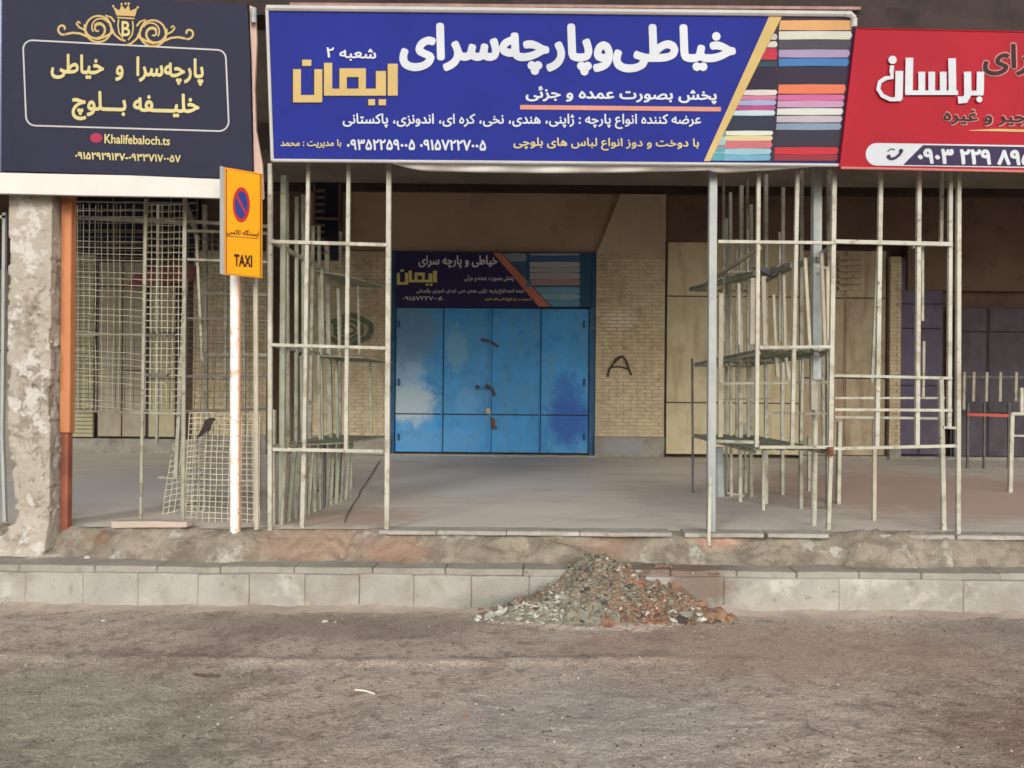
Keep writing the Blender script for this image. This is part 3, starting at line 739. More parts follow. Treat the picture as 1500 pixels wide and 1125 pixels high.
# white skirt board below and loose flap on its right end
sk2 = thing('skirt_board', tuple(P(190, 288, 4.9)), 'plain white board strip mounted under the navy tailor sign', 'board')
q = MB(); slab(q, Plane(0, 4.855, 380, 4.95), [(-60, 252), (0, 253), (190, 257), (360, 264), (383, 268), (384, 291), (360, 291), (250, 288), (120, 286), (0, 283), (-60, 282)], 0, .03); q.build('board', M['skirt'], sk2)
fp = thing('sign_end_flap', tuple(P(380, 280, 5.0)), 'pale pinkish end flap at the right edge of the navy tailor sign', 'panel')
q = MB(); slab(q, Plane(360, 4.99, 385, 5.04), [(366, 8), (374, 12), (376, 60), (373, 130), (375, 190), (384, 240), (386, 290), (371, 264), (368, 160)], 0, .02); q.build('flap', mat('flap_pink', (222, 190, 176), .7, .06, 5), fp)
q = MB(); q.bar(P(372, 12, 4.98), P(372, 34, 4.98), .018, 8); q.build('end_cap', M['silver'], fp)

# ================================================================= red sign on the right
pr_ = Plane(0, 4.90, 1, 4.90)
rd = thing('shop_sign', tuple(P(1400, 245, 4.92)), 'bright red shop sign with raised white Persian name and phone number bar', 'sign')
q = MB(); slab(q, pr_, [(1254, 42), (1640, 50), (1640, 252), (1230, 245)], 0, .05); q.build('sign_panel', M['s_red'], rd)
q = MB(); q.bar(P(1232, 246, 4.90), P(1640, 254, 4.90), .008, 6); q.build('frame_rail', M['s_pink'], rd)
q = MB(); q.bar(P(1258, 42, 4.90), P(1640, 50, 4.90), .005, 6); q.build('frame_rail', M['s_red'], rd)
q = MB(); c4 = lambda x, y: (1200 + x / 4.327, y / 4.327)
def st(pts, wd, k): ribbon(q, pr_, [c4(x, y) for x, y in pts], wd / 4.327, .012 + k * .0004)
st([(1022, 455), (1020, 590)], 46, 0); st([(1040, 590), (925, 590)], 30, 1); st([(940, 455), (942, 600), (925, 632), (880, 634)], 46, 2)
st([(842, 370), (845, 590)], 48, 3); st([(880, 588), (545, 588)], 28, 4)
for a in (786, 713, 650): st([(a, 455), (a, 585)], 42, 5)
st([(572, 366), (568, 590)], 48, 6); st([(508, 450), (504, 630)], 48, 7)
st([(520, 628), (450, 630), (400, 606), (374, 565), (384, 520), (420, 496), (462, 490), (458, 455), (462, 415)], 26, 8)
for x, y, r in ((1015, 630, 19), (465, 380, 26)): flat(q, pr_, [c4(a, b) for a, b in disc(x, y, r)], .016)
nm = q.build('name_lettering', M['s_white'], rd); md = nm.modifiers.new('thick', 'SOLIDIFY'); md.thickness = .0015; md.offset = 0
letter('lettering', 'سرای', None, pr_, M['s_pink'], rd, bold=.06, off=.003, quad=((1438, 62), (1552, 62), (1552, 114), (1438, 112)))
letter('lettering', 'سرای', None, pr_, M['s_black'], rd, bold=.025, off=.006, quad=((1440, 64), (1550, 64), (1550, 112), (1440, 110)))
letter('lettering', 'جیر و غیره', None, pr_, M['s_pink'], rd, bold=.06, off=.003, quad=((1381, 158), (1506, 161), (1506, 187), (1381, 184)))
letter('lettering', 'جیر و غیره', None, pr_, M['s_black'], rd, bold=.02, off=.006, quad=((1382, 160), (1504, 163), (1504, 185), (1382, 182)))
q = MB(); ribbon(q, pr_, [(1420, 191), (1460, 190.5), (1520, 192), (1600, 193)], 3.5, .003, taper=lambda t: .2 + .8 * min(1, t * 3)); q.build('gold_line', M['s_gold'], rd)
q = MB()
pill = [(1284 + 16 * math.cos(a), 226 + 16.5 * math.sin(a)) for a in [math.pi / 2 + k * math.pi / 10 for k in range(11)]] + [(1640, 215), (1640, 248)]
flat(q, pr_, pill, .003); q.build('phone_bar', M['s_white'], rd)
q = MB(); flat(q, pr_, [(1323, 241.5), (1352, 212.5), (1640, 217.5), (1640, 246)], .005); q.build('phone_bar_dark', M['s_purple'], rd)
letter('lettering', '۰۹۰۳ ۲۲۹ ۸۹۵۰'.replace('۰۹۰۳ ۲۲۹ ۸۹۵۰', '۰۹۰۳ ۲۲۹۸۹۵۰') if False else '۸۹۵۰ ۲۲۹ ۰۹۰۳', None, pr_, WT, rd, bold=.045, off=.007, quad=((1344, 217), (1522, 220), (1522, 243), (1344, 240)))
q = MB(); ribbon(q, pr_, [(1301, 231), (1306, 233), (1312, 231), (1318, 226), (1321, 220)], 4, .006); flat(q, pr_, disc(1302, 229.5, 3.2), .0065); flat(q, pr_, disc(1320, 221, 3.2), .007)
ribbon(q, pr_, [(1300, 222), (1305, 218), (1311, 219)], 1.6, .006); q.build('phone_icon', M['s_purple'], rd)

# ================================================================= banner over the blue door
pd = Plane(0, YB - .115, 1, YB - .115)
db = thing('door_banner', tuple(P(720, 450, YB - .1)), 'faded dark indigo banner with fabric picture hung over the blue door', 'banner')
q = MB(); slab(q, pd, [(579, 369), (868, 370), (868, 450), (579, 450)], 0, .03); q.build('banner_panel', M['s_navy2'], db)
q = MB(); flat(q, pd, [(733, 370.5), (867, 371), (866, 449), (800, 449)], .003); q.build('print_ground', M['s_teal'], db)
q = MB(); flat(q, pd, [(722, 370.5), (734, 370.5), (806, 449), (789, 449)], .0045); q.build('orange_band', mat('door_banner_orange', (176, 106, 88), .6, .08, 3), db)
dband = lambda y: 736 + (y - 371) * .92
W2 = mat('print_white_faded', (196, 196, 200), .6, .1, 8); Y2 = mat('print_yellow_faded', (206, 192, 110), .6, .1, 8)
stack('fabric_print', pd, [(371.5, 383, (150, 164, 178)), (385, 388, (90, 110, 130)), (389, 403, (70, 100, 140)), (404, 420, (90, 130, 170))], dband, lambda y: 772, db, .005)
stack('fabric_print', pd, [(371.5, 374, (170, 180, 190)), (375, 383, (70, 110, 160)), (384, 391, (190, 190, 184)), (392, 399, (176, 178, 180)), (400, 409, (186, 178, 176)), (410, 418, (180, 150, 150)),
      (421, 430, (120, 180, 206)), (431, 439, (150, 190, 206)), (440, 449, (110, 170, 200))], lambda y: max(776, dband(y)), lambda y: 850, db, .005)
letter('lettering', 'خیاطی و پارچه سرای', None, pd, W2, db, bold=.03, quad=((613, 374), (729, 374), (729, 393), (613, 393)))
q = MB(); kufic(q, 562.5, 363.5, 1 / 9.8, 1 / 10.5, .004, pd); q.build('name_lettering', Y2, db)
letter('lettering', 'پخش بصورت عمده و جزئی', None, pd, W2, db, bold=.02, quad=((680, 403), (752, 403), (752, 413), (680, 413)))
letter('lettering', 'عرضه کننده انواع پارچه : ژاپنی، هندی، نخی، کره ای، اندونزی، پاکستانی', None, pd, W2, db, bold=.02, quad=((610, 423), (768, 423), (768, 431), (610, 431)))
letter('lettering', 'با دوخت و دوز انواع لباس های بلوچی', None, pd, Y2, db, bold=.02, quad=((710, 435), (778, 436), (778, 442), (710, 441)))
letter('lettering', '۰۹۱۵۷۲۲۷۰۰۵', None, pd, W2, db, bold=.02, quad=((590, 434), (648, 434), (648, 440), (590, 440)))

# ================================================================= concrete column with orange board
cc = thing('concrete_column', tuple(P(50, 790, 5.1)), 'rough patched concrete column at the far left under the navy sign', 'column')
x0, x1 = XP(12, 5.0), XP(75, 5.0)
vs, fs = [], []
rows, per = 260, 96
zt, zb = ZP(284, 5.0), .26
for j in range(rows + 1):
    t = j / rows; z = zb + (zt - zb) * t
    fl_ = max(0, (.50 - z) / .25)
    l_in = .06 * max(0, min(1, (1.1 - z) / .5)) if z > .45 else .06 * max(0, 1 - fl_ * 2)
    a0, a1 = x0 + l_in - .05 * fl_, x1 + .02 * fl_
    y0, y1 = 4.99 - .09 * fl_, 5.12
    peri = []
    k = per // 4
    for i in range(k): peri.append((a0 + (a1 - a0) * i / k, y0))
    for i in range(k): peri.append((a1, y0 + (y1 - y0) * i / k))
    for i in range(k): peri.append((a1 + (a0 - a1) * i / k, y1))
    for i in range(k): peri.append((a0, y1 + (y0 - y1) * i / k))
    rg = .25 + max(0, min(1, (2.45 - z) / .3)) * .9
    for (x, y) in peri:
        nn = noise.fractal(Vector((x * 22, y * 22, z * 18)), .75, 2, 5); n2 = noise.fractal(Vector((x * 4, y * 4 + 5, z * 2.5)), .8, 2, 3)
        k1 = noise.fractal(Vector((x * 7, y * 7 + 3, z * 5)), .8, 2.1, 4)
        chip = -.016 if k1 > .32 else (-.016 * max(0, k1 - .22) / .10)       # broken-away render
        chip += -.012 * max(0, min(1, (noise.noise(Vector((x * 26, 9, z * 22))) - .3) * 12))
        cx_, cy_ = (a0 + a1) / 2, (y0 + y1) / 2
        d = Vector((x - cx_, y - cy_, 0)).normalized() * ((.0035 * nn + .003 * n2 + chip) * rg)
        vs.append((x + d.x, y + d.y, z))
for j in range(rows):
    for i in range(per):
        a = j * per + i; b = j * per + (i + 1) % per; fs.append((a, b, b + per, a + per))
q = MB(); q.add(vs, fs); q.build('shaft', M['cement'], cc, smooth=True)
ob = thing('timber_post', tuple(P(93, 770, 5.32)), 'orange painted timber post fixed against the concrete column', 'post')
q = MB(); q.box(XP(76, 5.0) + .005, XP(102, 5.07), 5.07, 5.13, ZP(640, 5.07), ZP(284, 5.07)); q.build('upper_board', M['orange_wood'], ob, bevel=.004)
q = MB(); q.box(XP(76, 5.0) + .006, XP(100, 5.085), 5.085, 5.14, ZF - .04, ZP(640, 5.07) - .003); q.build('lower_board', M['red_wood'], ob, bevel=.004)

# ================================================================= racks
def bars(root, lst, m, name=None):
    """each bar: (x0,y0,Y0,x1,y1,Y1,width_px)"""
    for (a, b, Ya, c, d, Yc, wd) in lst:
        nm_ = name or ('post' if abs(d - b) > abs(c - a) else 'rail')
        q = MB(); r = wd * (Ya + Yc) / 2 / F / 2 * (.88 if wd < 10 else 1)
        A, B = P(a, b, Ya), P(c, d, Yc)
        q.bar(A, B, r, 4)
        o = q.build(nm_, m, root)
def fpost(root, xb, yb_, xt, yt, wd, m, name='post', n=6):
    """a post standing on the walkway at photo point (xb,yb_)"""
    Y = YG(xb, yb_); q = MB(); r = wd * Y / F / 2
    A = P(xb, yb_, Y); A.z = ZF - .002
    q.bar(A, P(xt, yt, Y), r, n); return q.build(name, m, root)

YR, YRB = 5.10, 6.9
# --- left rack
lr = thing('display_rack', tuple(P(480, 775, YR)), 'empty white steel display rack standing left of the blue door', 'rack')
bars(lr, [(396, 240, YR, 396, 777, YR, 6.5), (570, 240, YR, 567, 778, YR, 7.5), (452, 239, YR, 446, 662, YR, 5.5), (511, 239, YR, 507, 662, YR, 6),
          (396, 354, YR - .01, 568, 359, YR - .01, 5.5), (396, 505, YR - .01, 568, 510, YR - .01, 5), (400, 658, YR - .012, 562, 661, YR - .012, 5.5)], M['bar'])
fpost(lr, 443, 772, 446, 662, 6, M['bar'], n=4)
fpost(lr, 400, 768, 400, 600, 7, M['bar'], n=4)
XL = P(396, 500, YR).x
for i, Yd in enumerate([5.28, 5.42, 5.62, 5.78, 6.0, 6.22, 6.5, 6.9]):
    top = [250, 250, 262, 250, 290, 280, 300, 258][i]
    q = MB(); zt_ = ZP(top, YR); q.bar((XL + random.uniform(-.02, .05), Yd, ZF), (XL + random.uniform(-.02, .03), Yd, zt_), .012 if i % 3 else .018, 4)
    q.build('side_post', M['green_bar'] if i in (0, 2, 3, 5) else M['bar2'], lr)
for py in (356, 508, 659):
    q = MB(); q.bar((XL, YR, ZP(py, YR)), (XL, YRB, ZP(py, YR)), .014, 4); q.build('side_rail', M['bar2'], lr)
q = MB(); q.bar((XL + .45, YRB, ZF), (XL + .45, YRB, ZP(250, YR)), .016, 4); q.build('post', M['bar2'], lr)
for k, py in enumerate((362, 512, 660)):
    z = ZP(py, YR)
    q = MB()
    if k == 0: q.add([(XL, 6.1, z), (XL + .02, YRB, z), (XL + .42, YRB, z - .02), (XL + .22, 6.3, z - .01)], [(0, 1, 2, 3)])
    elif k == 1: q.add([(XL + .02, 6.0, z), (XL + .02, YRB, z), (XL + .48, YRB, z - .01), (XL + .36, 6.3, z)], [(0, 1, 2, 3)])
    else: q.add([(XL + .02, YR + .35, z), (XL + .02, YRB, z), (XL + .46, YRB, z - .01), (XL + .32, YR + .7, z)], [(0, 1, 2, 3)])
    o = q.build('shelf', M['green_shelf'], lr); md = o.modifiers.new('t', 'SOLIDIFY'); md.thickness = .012
for i in range(13):
    yy = 5.25 + i * .12; q = MB(); lean = random.uniform(-.03, .03)
    q.bar((XL + .04 + .01 * i, yy, ZF), (XL + .05 + .01 * i + lean, yy, ZP(664, YR)), .009 + .004 * (i % 2), 4); q.build('stored_pole', M['green_bar'] if i % 2 else M['bar2'], lr)
for i, (dx, Yd, a, b) in enumerate(((.10, 5.5, 656, 520), (.14, 5.8, 656, 515), (.2, 6.1, 656, 540), (.12, 6.4, 656, 512), (.09, 5.6, 504, 372), (.13, 5.9, 504, 366), (.18, 6.2, 504, 390), (.25, 6.6, 504, 372), (.34, 6.7, 656, 514))):
    q = MB(); q.bar((XL + dx, Yd, ZP(a, YR)), (XL + dx - .03, Yd + .05, ZP(b, YR)), .010, 4); q.build('stored_pole', M['bar2'] if i % 2 else M['green_bar'], lr)
# dark trestle behind it
tb = thing('trestle_table', tuple(P(480, 735, 6.6)), 'small dark bare table frame behind the left rack', 'table')
tz = P(480, 640, 6.6).z
for a, b in ((460, 716), (475, 744), (488, 728), (499, 724)):
    fpost(tb, a, b, a + 1, 640 if a > 470 else 648, 4, M['dark_bar'], 'leg', 4)
q = MB(); q.bar(P(455, 652, 6.6), P(500, 640, 6.9), .014, 4); q.build('rail', M['dark_bar'], tb)
q = MB(); q.bar(P(458, 716, 6.9), P(486, 724, 6.7), .012, 4); q.build('rail', M['dark_bar'], tb)
q = MB(); q.bar(P(498, 560, 7.0), P(498, 640, 7.0), .012, 4); q.build('post', M['dark_bar'], tb)

# --- right rack
rk = thing('display_rack', tuple(P(1130, 775, YR)), 'crowded steel rack full of stored poles right of the blue door', 'rack')
bars(rk, [(1044, 252, YR, 1041, 778, YR, 11)], M['silver'])
bars(rk, [(1111, 250, YR, 1108, 655, YR, 6), (1168, 246, YR, 1160, 654, YR, 6), (1222, 242, YR, 1216, 663, YR, 7),
          (1052, 354, YR - .01, 1222, 356, YR - .01, 5), (1112, 509, YR - .01, 1216, 508, YR - .01, 5), (1112, 655, YR - .01, 1214, 655, YR - .01, 5), (1217, 663, YR, 1213, 776, YR, 6)], M['bar'])
bars(rk, [(1040, 700, YR - .02, 1038, 800, YR - .16, 5)], M['bar'])
q = MB(); q.bar(P(1216, 655, YR - .03), P(1216, 668, YR - .03), .022, 8); q.build('clamp', M['rust'], rk)
for xb, yb_, xt, yt, wd, mm in ((1015, 722, 1014, 525, 3, 'dark_bar'), (1071, 727, 1070, 282, 4, 'bar'), (1084, 735, 1086, 272, 5, 'bar'), (1118, 747, 1118, 655, 4, 'bar'),
                                (1146, 725, 1147, 275, 4.5, 'bar'), (1173, 745, 1174, 250, 5, 'bar2'), (1185, 719, 1185, 640, 4, 'bar2'), (1226, 736, 1229, 618, 5, 'bar'),
                                (1100, 728, 1100, 300, 5, 'bar2'), (1092, 722, 1092, 620, 4, 'bar2'), (1122, 738, 1122, 256, 5, 'bar'), (1064, 722, 1064, 320, 4, 'green_bar'),
                                (1213, 745, 1214, 250, 6, 'bar2')):
    fpost(rk, xb, yb_, xt, yt, wd, M[mm], 'pole', 4)
fpost(rk, 1055, 727, 1053, 655, 13, M['silver'], 'pipe', 10)
fpost(rk, 1192, 769, 1195, 560, 8, M['bar'], 'pipe', 10)
bars(rk, [(1196, 246, 5.3, 1195, 556, 5.3, 12)], M['silver'], 'pipe')
bars(rk, [(1056, 430, 5.6, 1055, 640, 5.6, 7), (1082, 415, 5.6, 1083, 505, 5.6, 5), (1103, 408, 5.5, 1102, 505, 5.5, 9), (1118, 405, 5.4, 1120, 506, 5.4, 6),
          (1133, 432, 5.4, 1136, 507, 5.4, 4), (1148, 404, 5.4, 1150, 507, 5.4, 4), (1164, 385, 5.25, 1162, 506, 5.25, 7), (1179, 378, 5.25, 1186, 508, 5.25, 5),
          (1203, 370, 5.2, 1208, 506, 5.2, 5), (1212, 395, 5.2, 1213, 500, 5.2, 5)], M['pinkish'], 'stored_pole')
bars(rk, [(1060, 262, 6.2, 1060, 500, 6.2, 4), (1079, 350, 6.2, 1079, 640, 6.2, 3), (1095, 262, 6.0, 1096, 640, 6.0, 4), (1142, 340, 5.9, 1142, 500, 5.9, 4), (1205, 500, 5.6, 1206, 655, 5.6, 4),
          (1137, 524, 5.3, 1139, 552, 5.3, 5), (1151, 524, 5.3, 1156, 556, 5.3, 5), (1176, 524, 5.3, 1173, 645, 5.3, 4), (1190, 520, 5.3, 1191, 600, 5.3, 8), (1146, 570, 5.4, 1145, 640, 5.4, 4)], M['bar2'], 'stored_pole')
bars(rk, [(1014, 638, 7.2, 1035, 639, 7.0, 3), (1050, 562, 5.5, 1212, 560, 5.3, 4), (1052, 585, 5.8, 1130, 584, 5.6, 3), (1125, 605, 5.5, 1212, 606, 5.3, 4),
          (1046, 646, 5.3, 1112, 648, 5.3, 5), (1064, 722, 6.6, 1090, 726, 6.6, 3), (1195, 392, 5.2, 1218, 393, 5.2, 4)], M['bar2'])
# slatted shelves, dull green, and the rails that carry them
zs1, zs2 = ZP(510, YR), ZP(656, YR)
xa, xb = XP(1112, YR), XP(1216, YR)
for k in range(7):
    x_ = xa + (xb - xa) * k / 6
    for z_ in (zs1, zs2):
        q = MB(); q.box(x_ - .022, x_ + .022, YR + .03, 7.15, z_ - .006, z_ + .006); q.build('shelf_slat', M['green_shelf'], rk)
for k in range(6):
    t = k / 5; A = P(1012, 424, 7.2).lerp(P(1086, 410, 7.2), t); B = P(1106, 400, 5.6).lerp(P(1200, 380, 5.25), t)
    q = MB(); q.bar(A, B, .018, 4); q.build('shelf_slat', M['green_shelf'], rk)
for z_ in (zs1, zs2, ZP(355, YR)):
    for x_ in (xa, xb):
        q = MB(); q.bar((x_, YR + .02, z_ - .02), (x_, 7.2, z_ - .02), .012, 4); q.build('side_rail', M['bar2'], rk)
    for Y_ in (6.1, 7.18):
        q = MB(); q.bar((xa, Y_, z_ - .02), (xb, Y_, z_ - .02), .011, 4); q.build('cross_rail', M['bar2'], rk)
bars(rk, [(1106, 390, 5.6, 1130, 402, 5.5, 9), (1130, 400, 5.5, 1150, 388, 5.4, 6)], M['dark_bar'], 'stored_bundle')

# --- far right rack
fr = thing('display_rack', tuple(P(1310, 775, YR)), 'tall open white steel frame under the red sign', 'rack')
bars(fr, [(1290, 246, YR + .01, 1284, 656, YR + .01, 6.5), (1346, 247, YR + .01, 1343, 656, YR + .01, 6.5), (1392, 248, YR + .01, 1390, 628, YR + .01, 6), (1404, 249, YR, 1403, 782, YR, 6.5), (1380, 250, 5.6, 1378, 356, 5.6, 5),
          (1222, 354, YR - .012, 1394, 358, YR - .012, 6.5), (1222, 550, YR - .01, 1394, 554, YR - .01, 4.5), (1222, 583, 5.3, 1384, 583, 5.3, 3.5), (1222, 600, YR - .01, 1394, 601, YR - .01, 4.5),
          (1222, 611, 5.3, 1376, 613, 5.3, 4), (1218, 657, YR - .012, 1400, 653, YR - .012, 5), (1382, 626, YR, 1402, 627, YR, 4)], M['bar'])
bars(fr, [(1286, 366, 5.3, 1277, 560, 5.3, 4.5)], M['bar2'], 'leaning_pole')
for xb, yb_, xt, yt, wd, mm in ((1228, 738, 1230, 618, 5, 'bar'), (1280, 762, 1281, 613, 5, 'pinkish'), (1382, 776, 1378, 556, 6, 'bar')):
    fpost(fr, xb, yb_, xt, yt, wd, M[mm], 'leg', 4)
bars(fr, [(1353, 500, 5.9, 1352, 582, 5.9, 4), (1337, 360, 5.3, 1352, 362, 5.3, 8), (1351, 362, 5.15, 1351, 470, 5.15, 4)], M['bar2'], 'spare_rod')

le = thing('frame_post', tuple(P(5, 762, 5.2)), 'grey steel post at the left edge beside the concrete column', 'post')
bars(le, [(7, 312, 5.2, 4, 640, 5.2, 5), (4, 640, 5.19, 8, 764, 5.19, 5)], M['silver'])
bars(le, [(-30, 318, 5.2, 9, 318, 5.2, 5)], M['bar2'])
# small table frame at the right edge
ts = thing('table_frame', tuple(P(1480, 720, 6.8)), 'white steel table frame cut by the right edge of the view', 'table')
Yt = YG(1479, 721)
bars(ts, [(1482, 605, Yt, 1479, 722, Yt, 6), (1482, 606, Yt - .01, 1560, 607, Yt - .01, 5), (1496, 568, Yt + .02, 1496, 604, Yt + .02, 5), (1484, 638, Yt, 1560, 640, Yt, 3), (1560, 606, Yt, 1558, 722, Yt, 6)], M['bar'])
# low rack with a red bar by the dark door
lb = thing('low_rack', tuple(P(1450, 670, 10.2)), 'low dim rack with red crossbar before the dark door', 'rack')
Yl = YG(1450, 686)
for i, a in enumerate((1412, 1426, 1445, 1465, 1488, 1510)):
    q = MB(); q.bar(P(a, 545, Yl), P(a - 1, 588 if i else 600, Yl), .018, 4); q.build('rod', M['bar2'], lb)
q = MB(); q.bar(P(1408, 552, Yl), P(1530, 553, Yl), .014, 4); q.build('rail', M['dark_bar'], lb)
q = MB(); q.bar(P(1416, 607, Yl), P(1480, 609, Yl), .020, 4); q.build('red_bar', mat('red_bar', (176, 78, 66), .6, .1, 5), lb)
for a in (1418, 1442, 1478, 1525): 
    q = MB(); A = P(a, 590, Yl); q.bar((A.x, Yl, ZF), A, .014, 4); q.build('leg', M['dark_bar'], lb)

# ================================================================= wire mesh cage left of the taxi sign
wc = thing('mesh_cage', tuple(P(240, 765, 5.4)), 'bent wire mesh cage on steel posts left of the taxi sign', 'cage')
def mesh_panel(name, c, nx_, nz_, wr, m, bend=.004, skip=.0):
    """c: four corners (tl,tr,br,bl) in the world"""
    q = MB(); tl, tr, br_, bl = c
    def pt(s, t):
        p = (tl * (1 - s) + tr * s) * (1 - t) + (bl * (1 - s) + br_ * s) * t
        k = noise.noise_vector(Vector((s * 5, t * 5, tl.x)))
        return p + k * bend * 1.2
    for i in range(nx_ + 1):
        if random.random() < skip: continue
        q.path([pt(i / nx_, t / 8) for t in range(9)], wr, 3)
    for j in range(nz_ + 1):
        if random.random() < skip: continue
        q.path([pt(s / 8, j / nz_) for s in range(9)], wr, 3)
    return tag(q.build(name, m, wc), kind='stuff')
Ym = 5.35
for a, b, c_, d, wd, mm in ((206, 765, 214, 292, 5, 'bar2'), (268, 768, 271, 290, 6, 'bar2'), (376, 775, 374, 300, 7, 'pinkish')):
    fpost(wc, a, b, c_, d, wd, M[mm], 'post', 6)
bars(wc, [(258, 700, 5.5, 272, 408, 5.6, 5.5), (288, 345, 5.5, 297, 530, 5.5, 4), (273, 300, 5.6, 290, 350, 5.5, 6)], M['bar2'], 'leaning_post')
bars(wc, [(102, 318, 5.45, 272, 326, 5.45, 6), (270, 324, 5.4, 396, 332, 5.3, 5), (272, 338, 5.45, 392, 342, 5.35, 4), (270, 380, 5.5, 392, 384, 5.3, 3.5), (112, 602, 5.6, 270, 606, 5.5, 3.5), (102, 490, 5.6, 214, 490, 5.6, 3), (232, 699, 5.7, 378, 705, 5.5, 3.5)], M['bar2'], 'rail')
bars(wc, [(270, 603, 5.45, 392, 599, 5.4, 5), (212, 491, 5.5, 256, 492, 5.5, 4), (214, 549, 5.5, 246, 550, 5.5, 5), (272, 551, 5.45, 392, 552, 5.4, 4), (272, 466, 5.45, 392, 470, 5.4, 3)], M['wire_dark'], 'rail')
mesh_panel('wire_mesh', (P(104, 300, 5.7), P(213, 300, 5.6), P(208, 610, 5.6), P(106, 600, 5.7)), 12, 34, .0028, M['wire'], .006, .15)
mesh_panel('wire_mesh', (P(214, 300, 5.55), P(272, 300, 5.5), P(268, 600, 5.5), P(212, 600, 5.55)), 7, 30, .0028, M['wire'], .004)
mesh_panel('wire_mesh', (P(292, 350, 5.5), P(376, 352, 5.4), P(376, 600, 5.4), P(284, 600, 5.5)), 9, 28, .0026, M['wire_dark'], .006, .1)
mesh_panel('wire_mesh', (P(278, 604, 5.4), P(380, 606, 5.35), P(380, 770, 5.3), P(270, 766, 5.35)), 12, 20, .0032, M['wire'], .006)
mesh_panel('wire_mesh', (P(254, 650, 5.7), P(300, 640, 5.75), P(300, 748, 5.7), P(236, 762, 5.6)), 7, 13, .0030, M['wire'], .008)
mesh_panel('wire_mesh', (P(290, 620, 5.95), P(382, 620, 5.95), P(382, 750, 5.9), P(286, 752, 5.9)), 12, 14, .0024, M['wire_dark'], .006)
mesh_panel('wire_mesh', (P(104, 296, 6.6), P(290, 298, 6.6), P(288, 600, 6.6), P(104, 598, 6.6)), 14, 30, .0032, M['wire_dark'], .006, .1)
mesh_panel('wire_mesh', (P(296, 340, 6.3), P(390, 340, 6.3), P(390, 560, 6.3), P(296, 560, 6.3)), 6, 18, .0045, M['bar2'], .006, .2)
bars(wc, [(300, 300, 6.3, 302, 655, 6.3, 6), (332, 296, 6.3, 330, 600, 6.3, 4), (356, 300, 6.3, 358, 655, 6.3, 5), (232, 300, 6.5, 230, 650, 6.5, 4), (292, 430, 6.28, 392, 432, 6.28, 5), (292, 520, 6.28, 392, 520, 6.28, 5)], M['bar2'], 'inner_post')
scr = thing('scrap_blade', tuple(P(300, 628, 5.35)), 'dark curved scrap hanging on the lower wire mesh', 'scrap')
q = MB(); slab(q, Plane(0, 5.33, 1, 5.33), [(288, 643), (292, 634), (297, 625), (300, 616), (306, 612), (313, 612), (315, 615), (310, 619), (308, 626), (306, 632), (301, 632), (295, 638)], 0, .012); q.build('blade', M['t_black'], scr)
pk = thing('timber_plank', tuple(P(220, 778, 5.15)), 'short pale plank lying on the walkway edge under the mesh cage', 'plank')
q = MB(); A = P(165, 777, 5.08); B = P(276, 778, 5.08); q.box(A.x, B.x, 5.06, 5.16, ZF + .004, ZF + .045, jit=.004); roughen(q.build('board', M['plank'], pk, bevel=.004), .08, .003)

def rock(mb, c, s, mi, flatn=1.0):
    bm = bmesh.new(); bmesh.ops.create_icosphere(bm, subdivisions=1, radius=1)
    a = random.uniform(0, 6.28); b = random.uniform(-.6, .6)
    sx, sy, sz = s * random.uniform(.6, 1.5), s * random.uniform(.6, 1.2), s * random.uniform(.35, .9) * flatn
    vs = []
    for v in bm.verts:
        p = Vector((v.co.x * sx, v.co.y * sy, v.co.z * sz)) * (1 + random.uniform(-.28, .28))
        p = Vector((p.x * math.cos(b) - p.z * math.sin(b), p.y, p.x * math.sin(b) + p.z * math.cos(b)))
        p = Vector((p.x * math.cos(a) - p.y * math.sin(a), p.x * math.sin(a) + p.y * math.cos(a), p.z))
        vs.append(Vector(c) + p)
    fs = [tuple(v.index for v in f.verts) for f in bm.faces]; bm.free()
    mb.add(vs, fs, mi)
# ================================================================= taxi sign
YT = 5.02
tx = thing('taxi_sign', tuple(P(345, 778, YT)), 'orange taxi no stopping sign on a bright white pole', 'sign')
q = MB(); A = P(345, 779, YT); q.bar((A.x, YT, .25), P(345, 388, YT), .0345, 16); q.build('pole', M['pole_white'], tx, smooth=False)
q = MB(); q.box(P(350, 398, 4.93).x - .03, P(350, 398, 4.93).x + .03, 4.86, YT, ZP(399, 4.96, 350), ZP(385, 4.96, 350)); q.build('bracket', M['silver'], tx)
q = MB(); q.bar(P(351.5, 776, YT - .026), P(351.5, 406, YT - .026), .004, 4); q.build('reflective_strip', M['orange_wood'], tx)
pt_ = Plane(330, YT - .16, 383, YT + .02)
pt_.a = (330, 4.70, 383, 4.91)
q = MB(); slab(q, pt_, [(329, 245), (383, 254), (383, 407), (329, 402)], 0, .02); q.build('plate', M['taxi'], tx)
q = MB(); q.add([P(322, 243, 4.75), P(328.5, 244.5, 4.695), P(328.5, 402.5, 4.695), P(322, 401, 4.75), P(323.5, 243.5, 4.77), P(330, 245, 4.716), P(330, 402.5, 4.716), P(323.5, 401.5, 4.77)],
               [(0, 1, 2, 3), (4, 7, 6, 5), (0, 4, 5, 1), (1, 5, 6, 2), (2, 6, 7, 3), (3, 7, 4, 0)]); q.build('side_flange', M['s_frame'], tx)
q = MB(); ribbon(q, pt_, [(331.5, 247.5), (381.5, 255.5), (381.5, 405), (331.5, 400.5)], 1.4, .003, closed=True); q.build('border_line', M['rust'], tx)
q = MB(); flat(q, pt_, disc(353.5, 300, 12.6, 26, 40), .003); q.build('prohibition_ring', M['t_red'], tx)
q = MB(); flat(q, pt_, disc(353.5, 300, 9.4, 20, 40), .0045); q.build('prohibition_disc', M['t_blue'], tx)
q = MB(); ribbon(q, pt_, [(346.5, 286), (360.5, 314)], 3, .006); q.build('prohibition_bar', M['t_red'], tx)
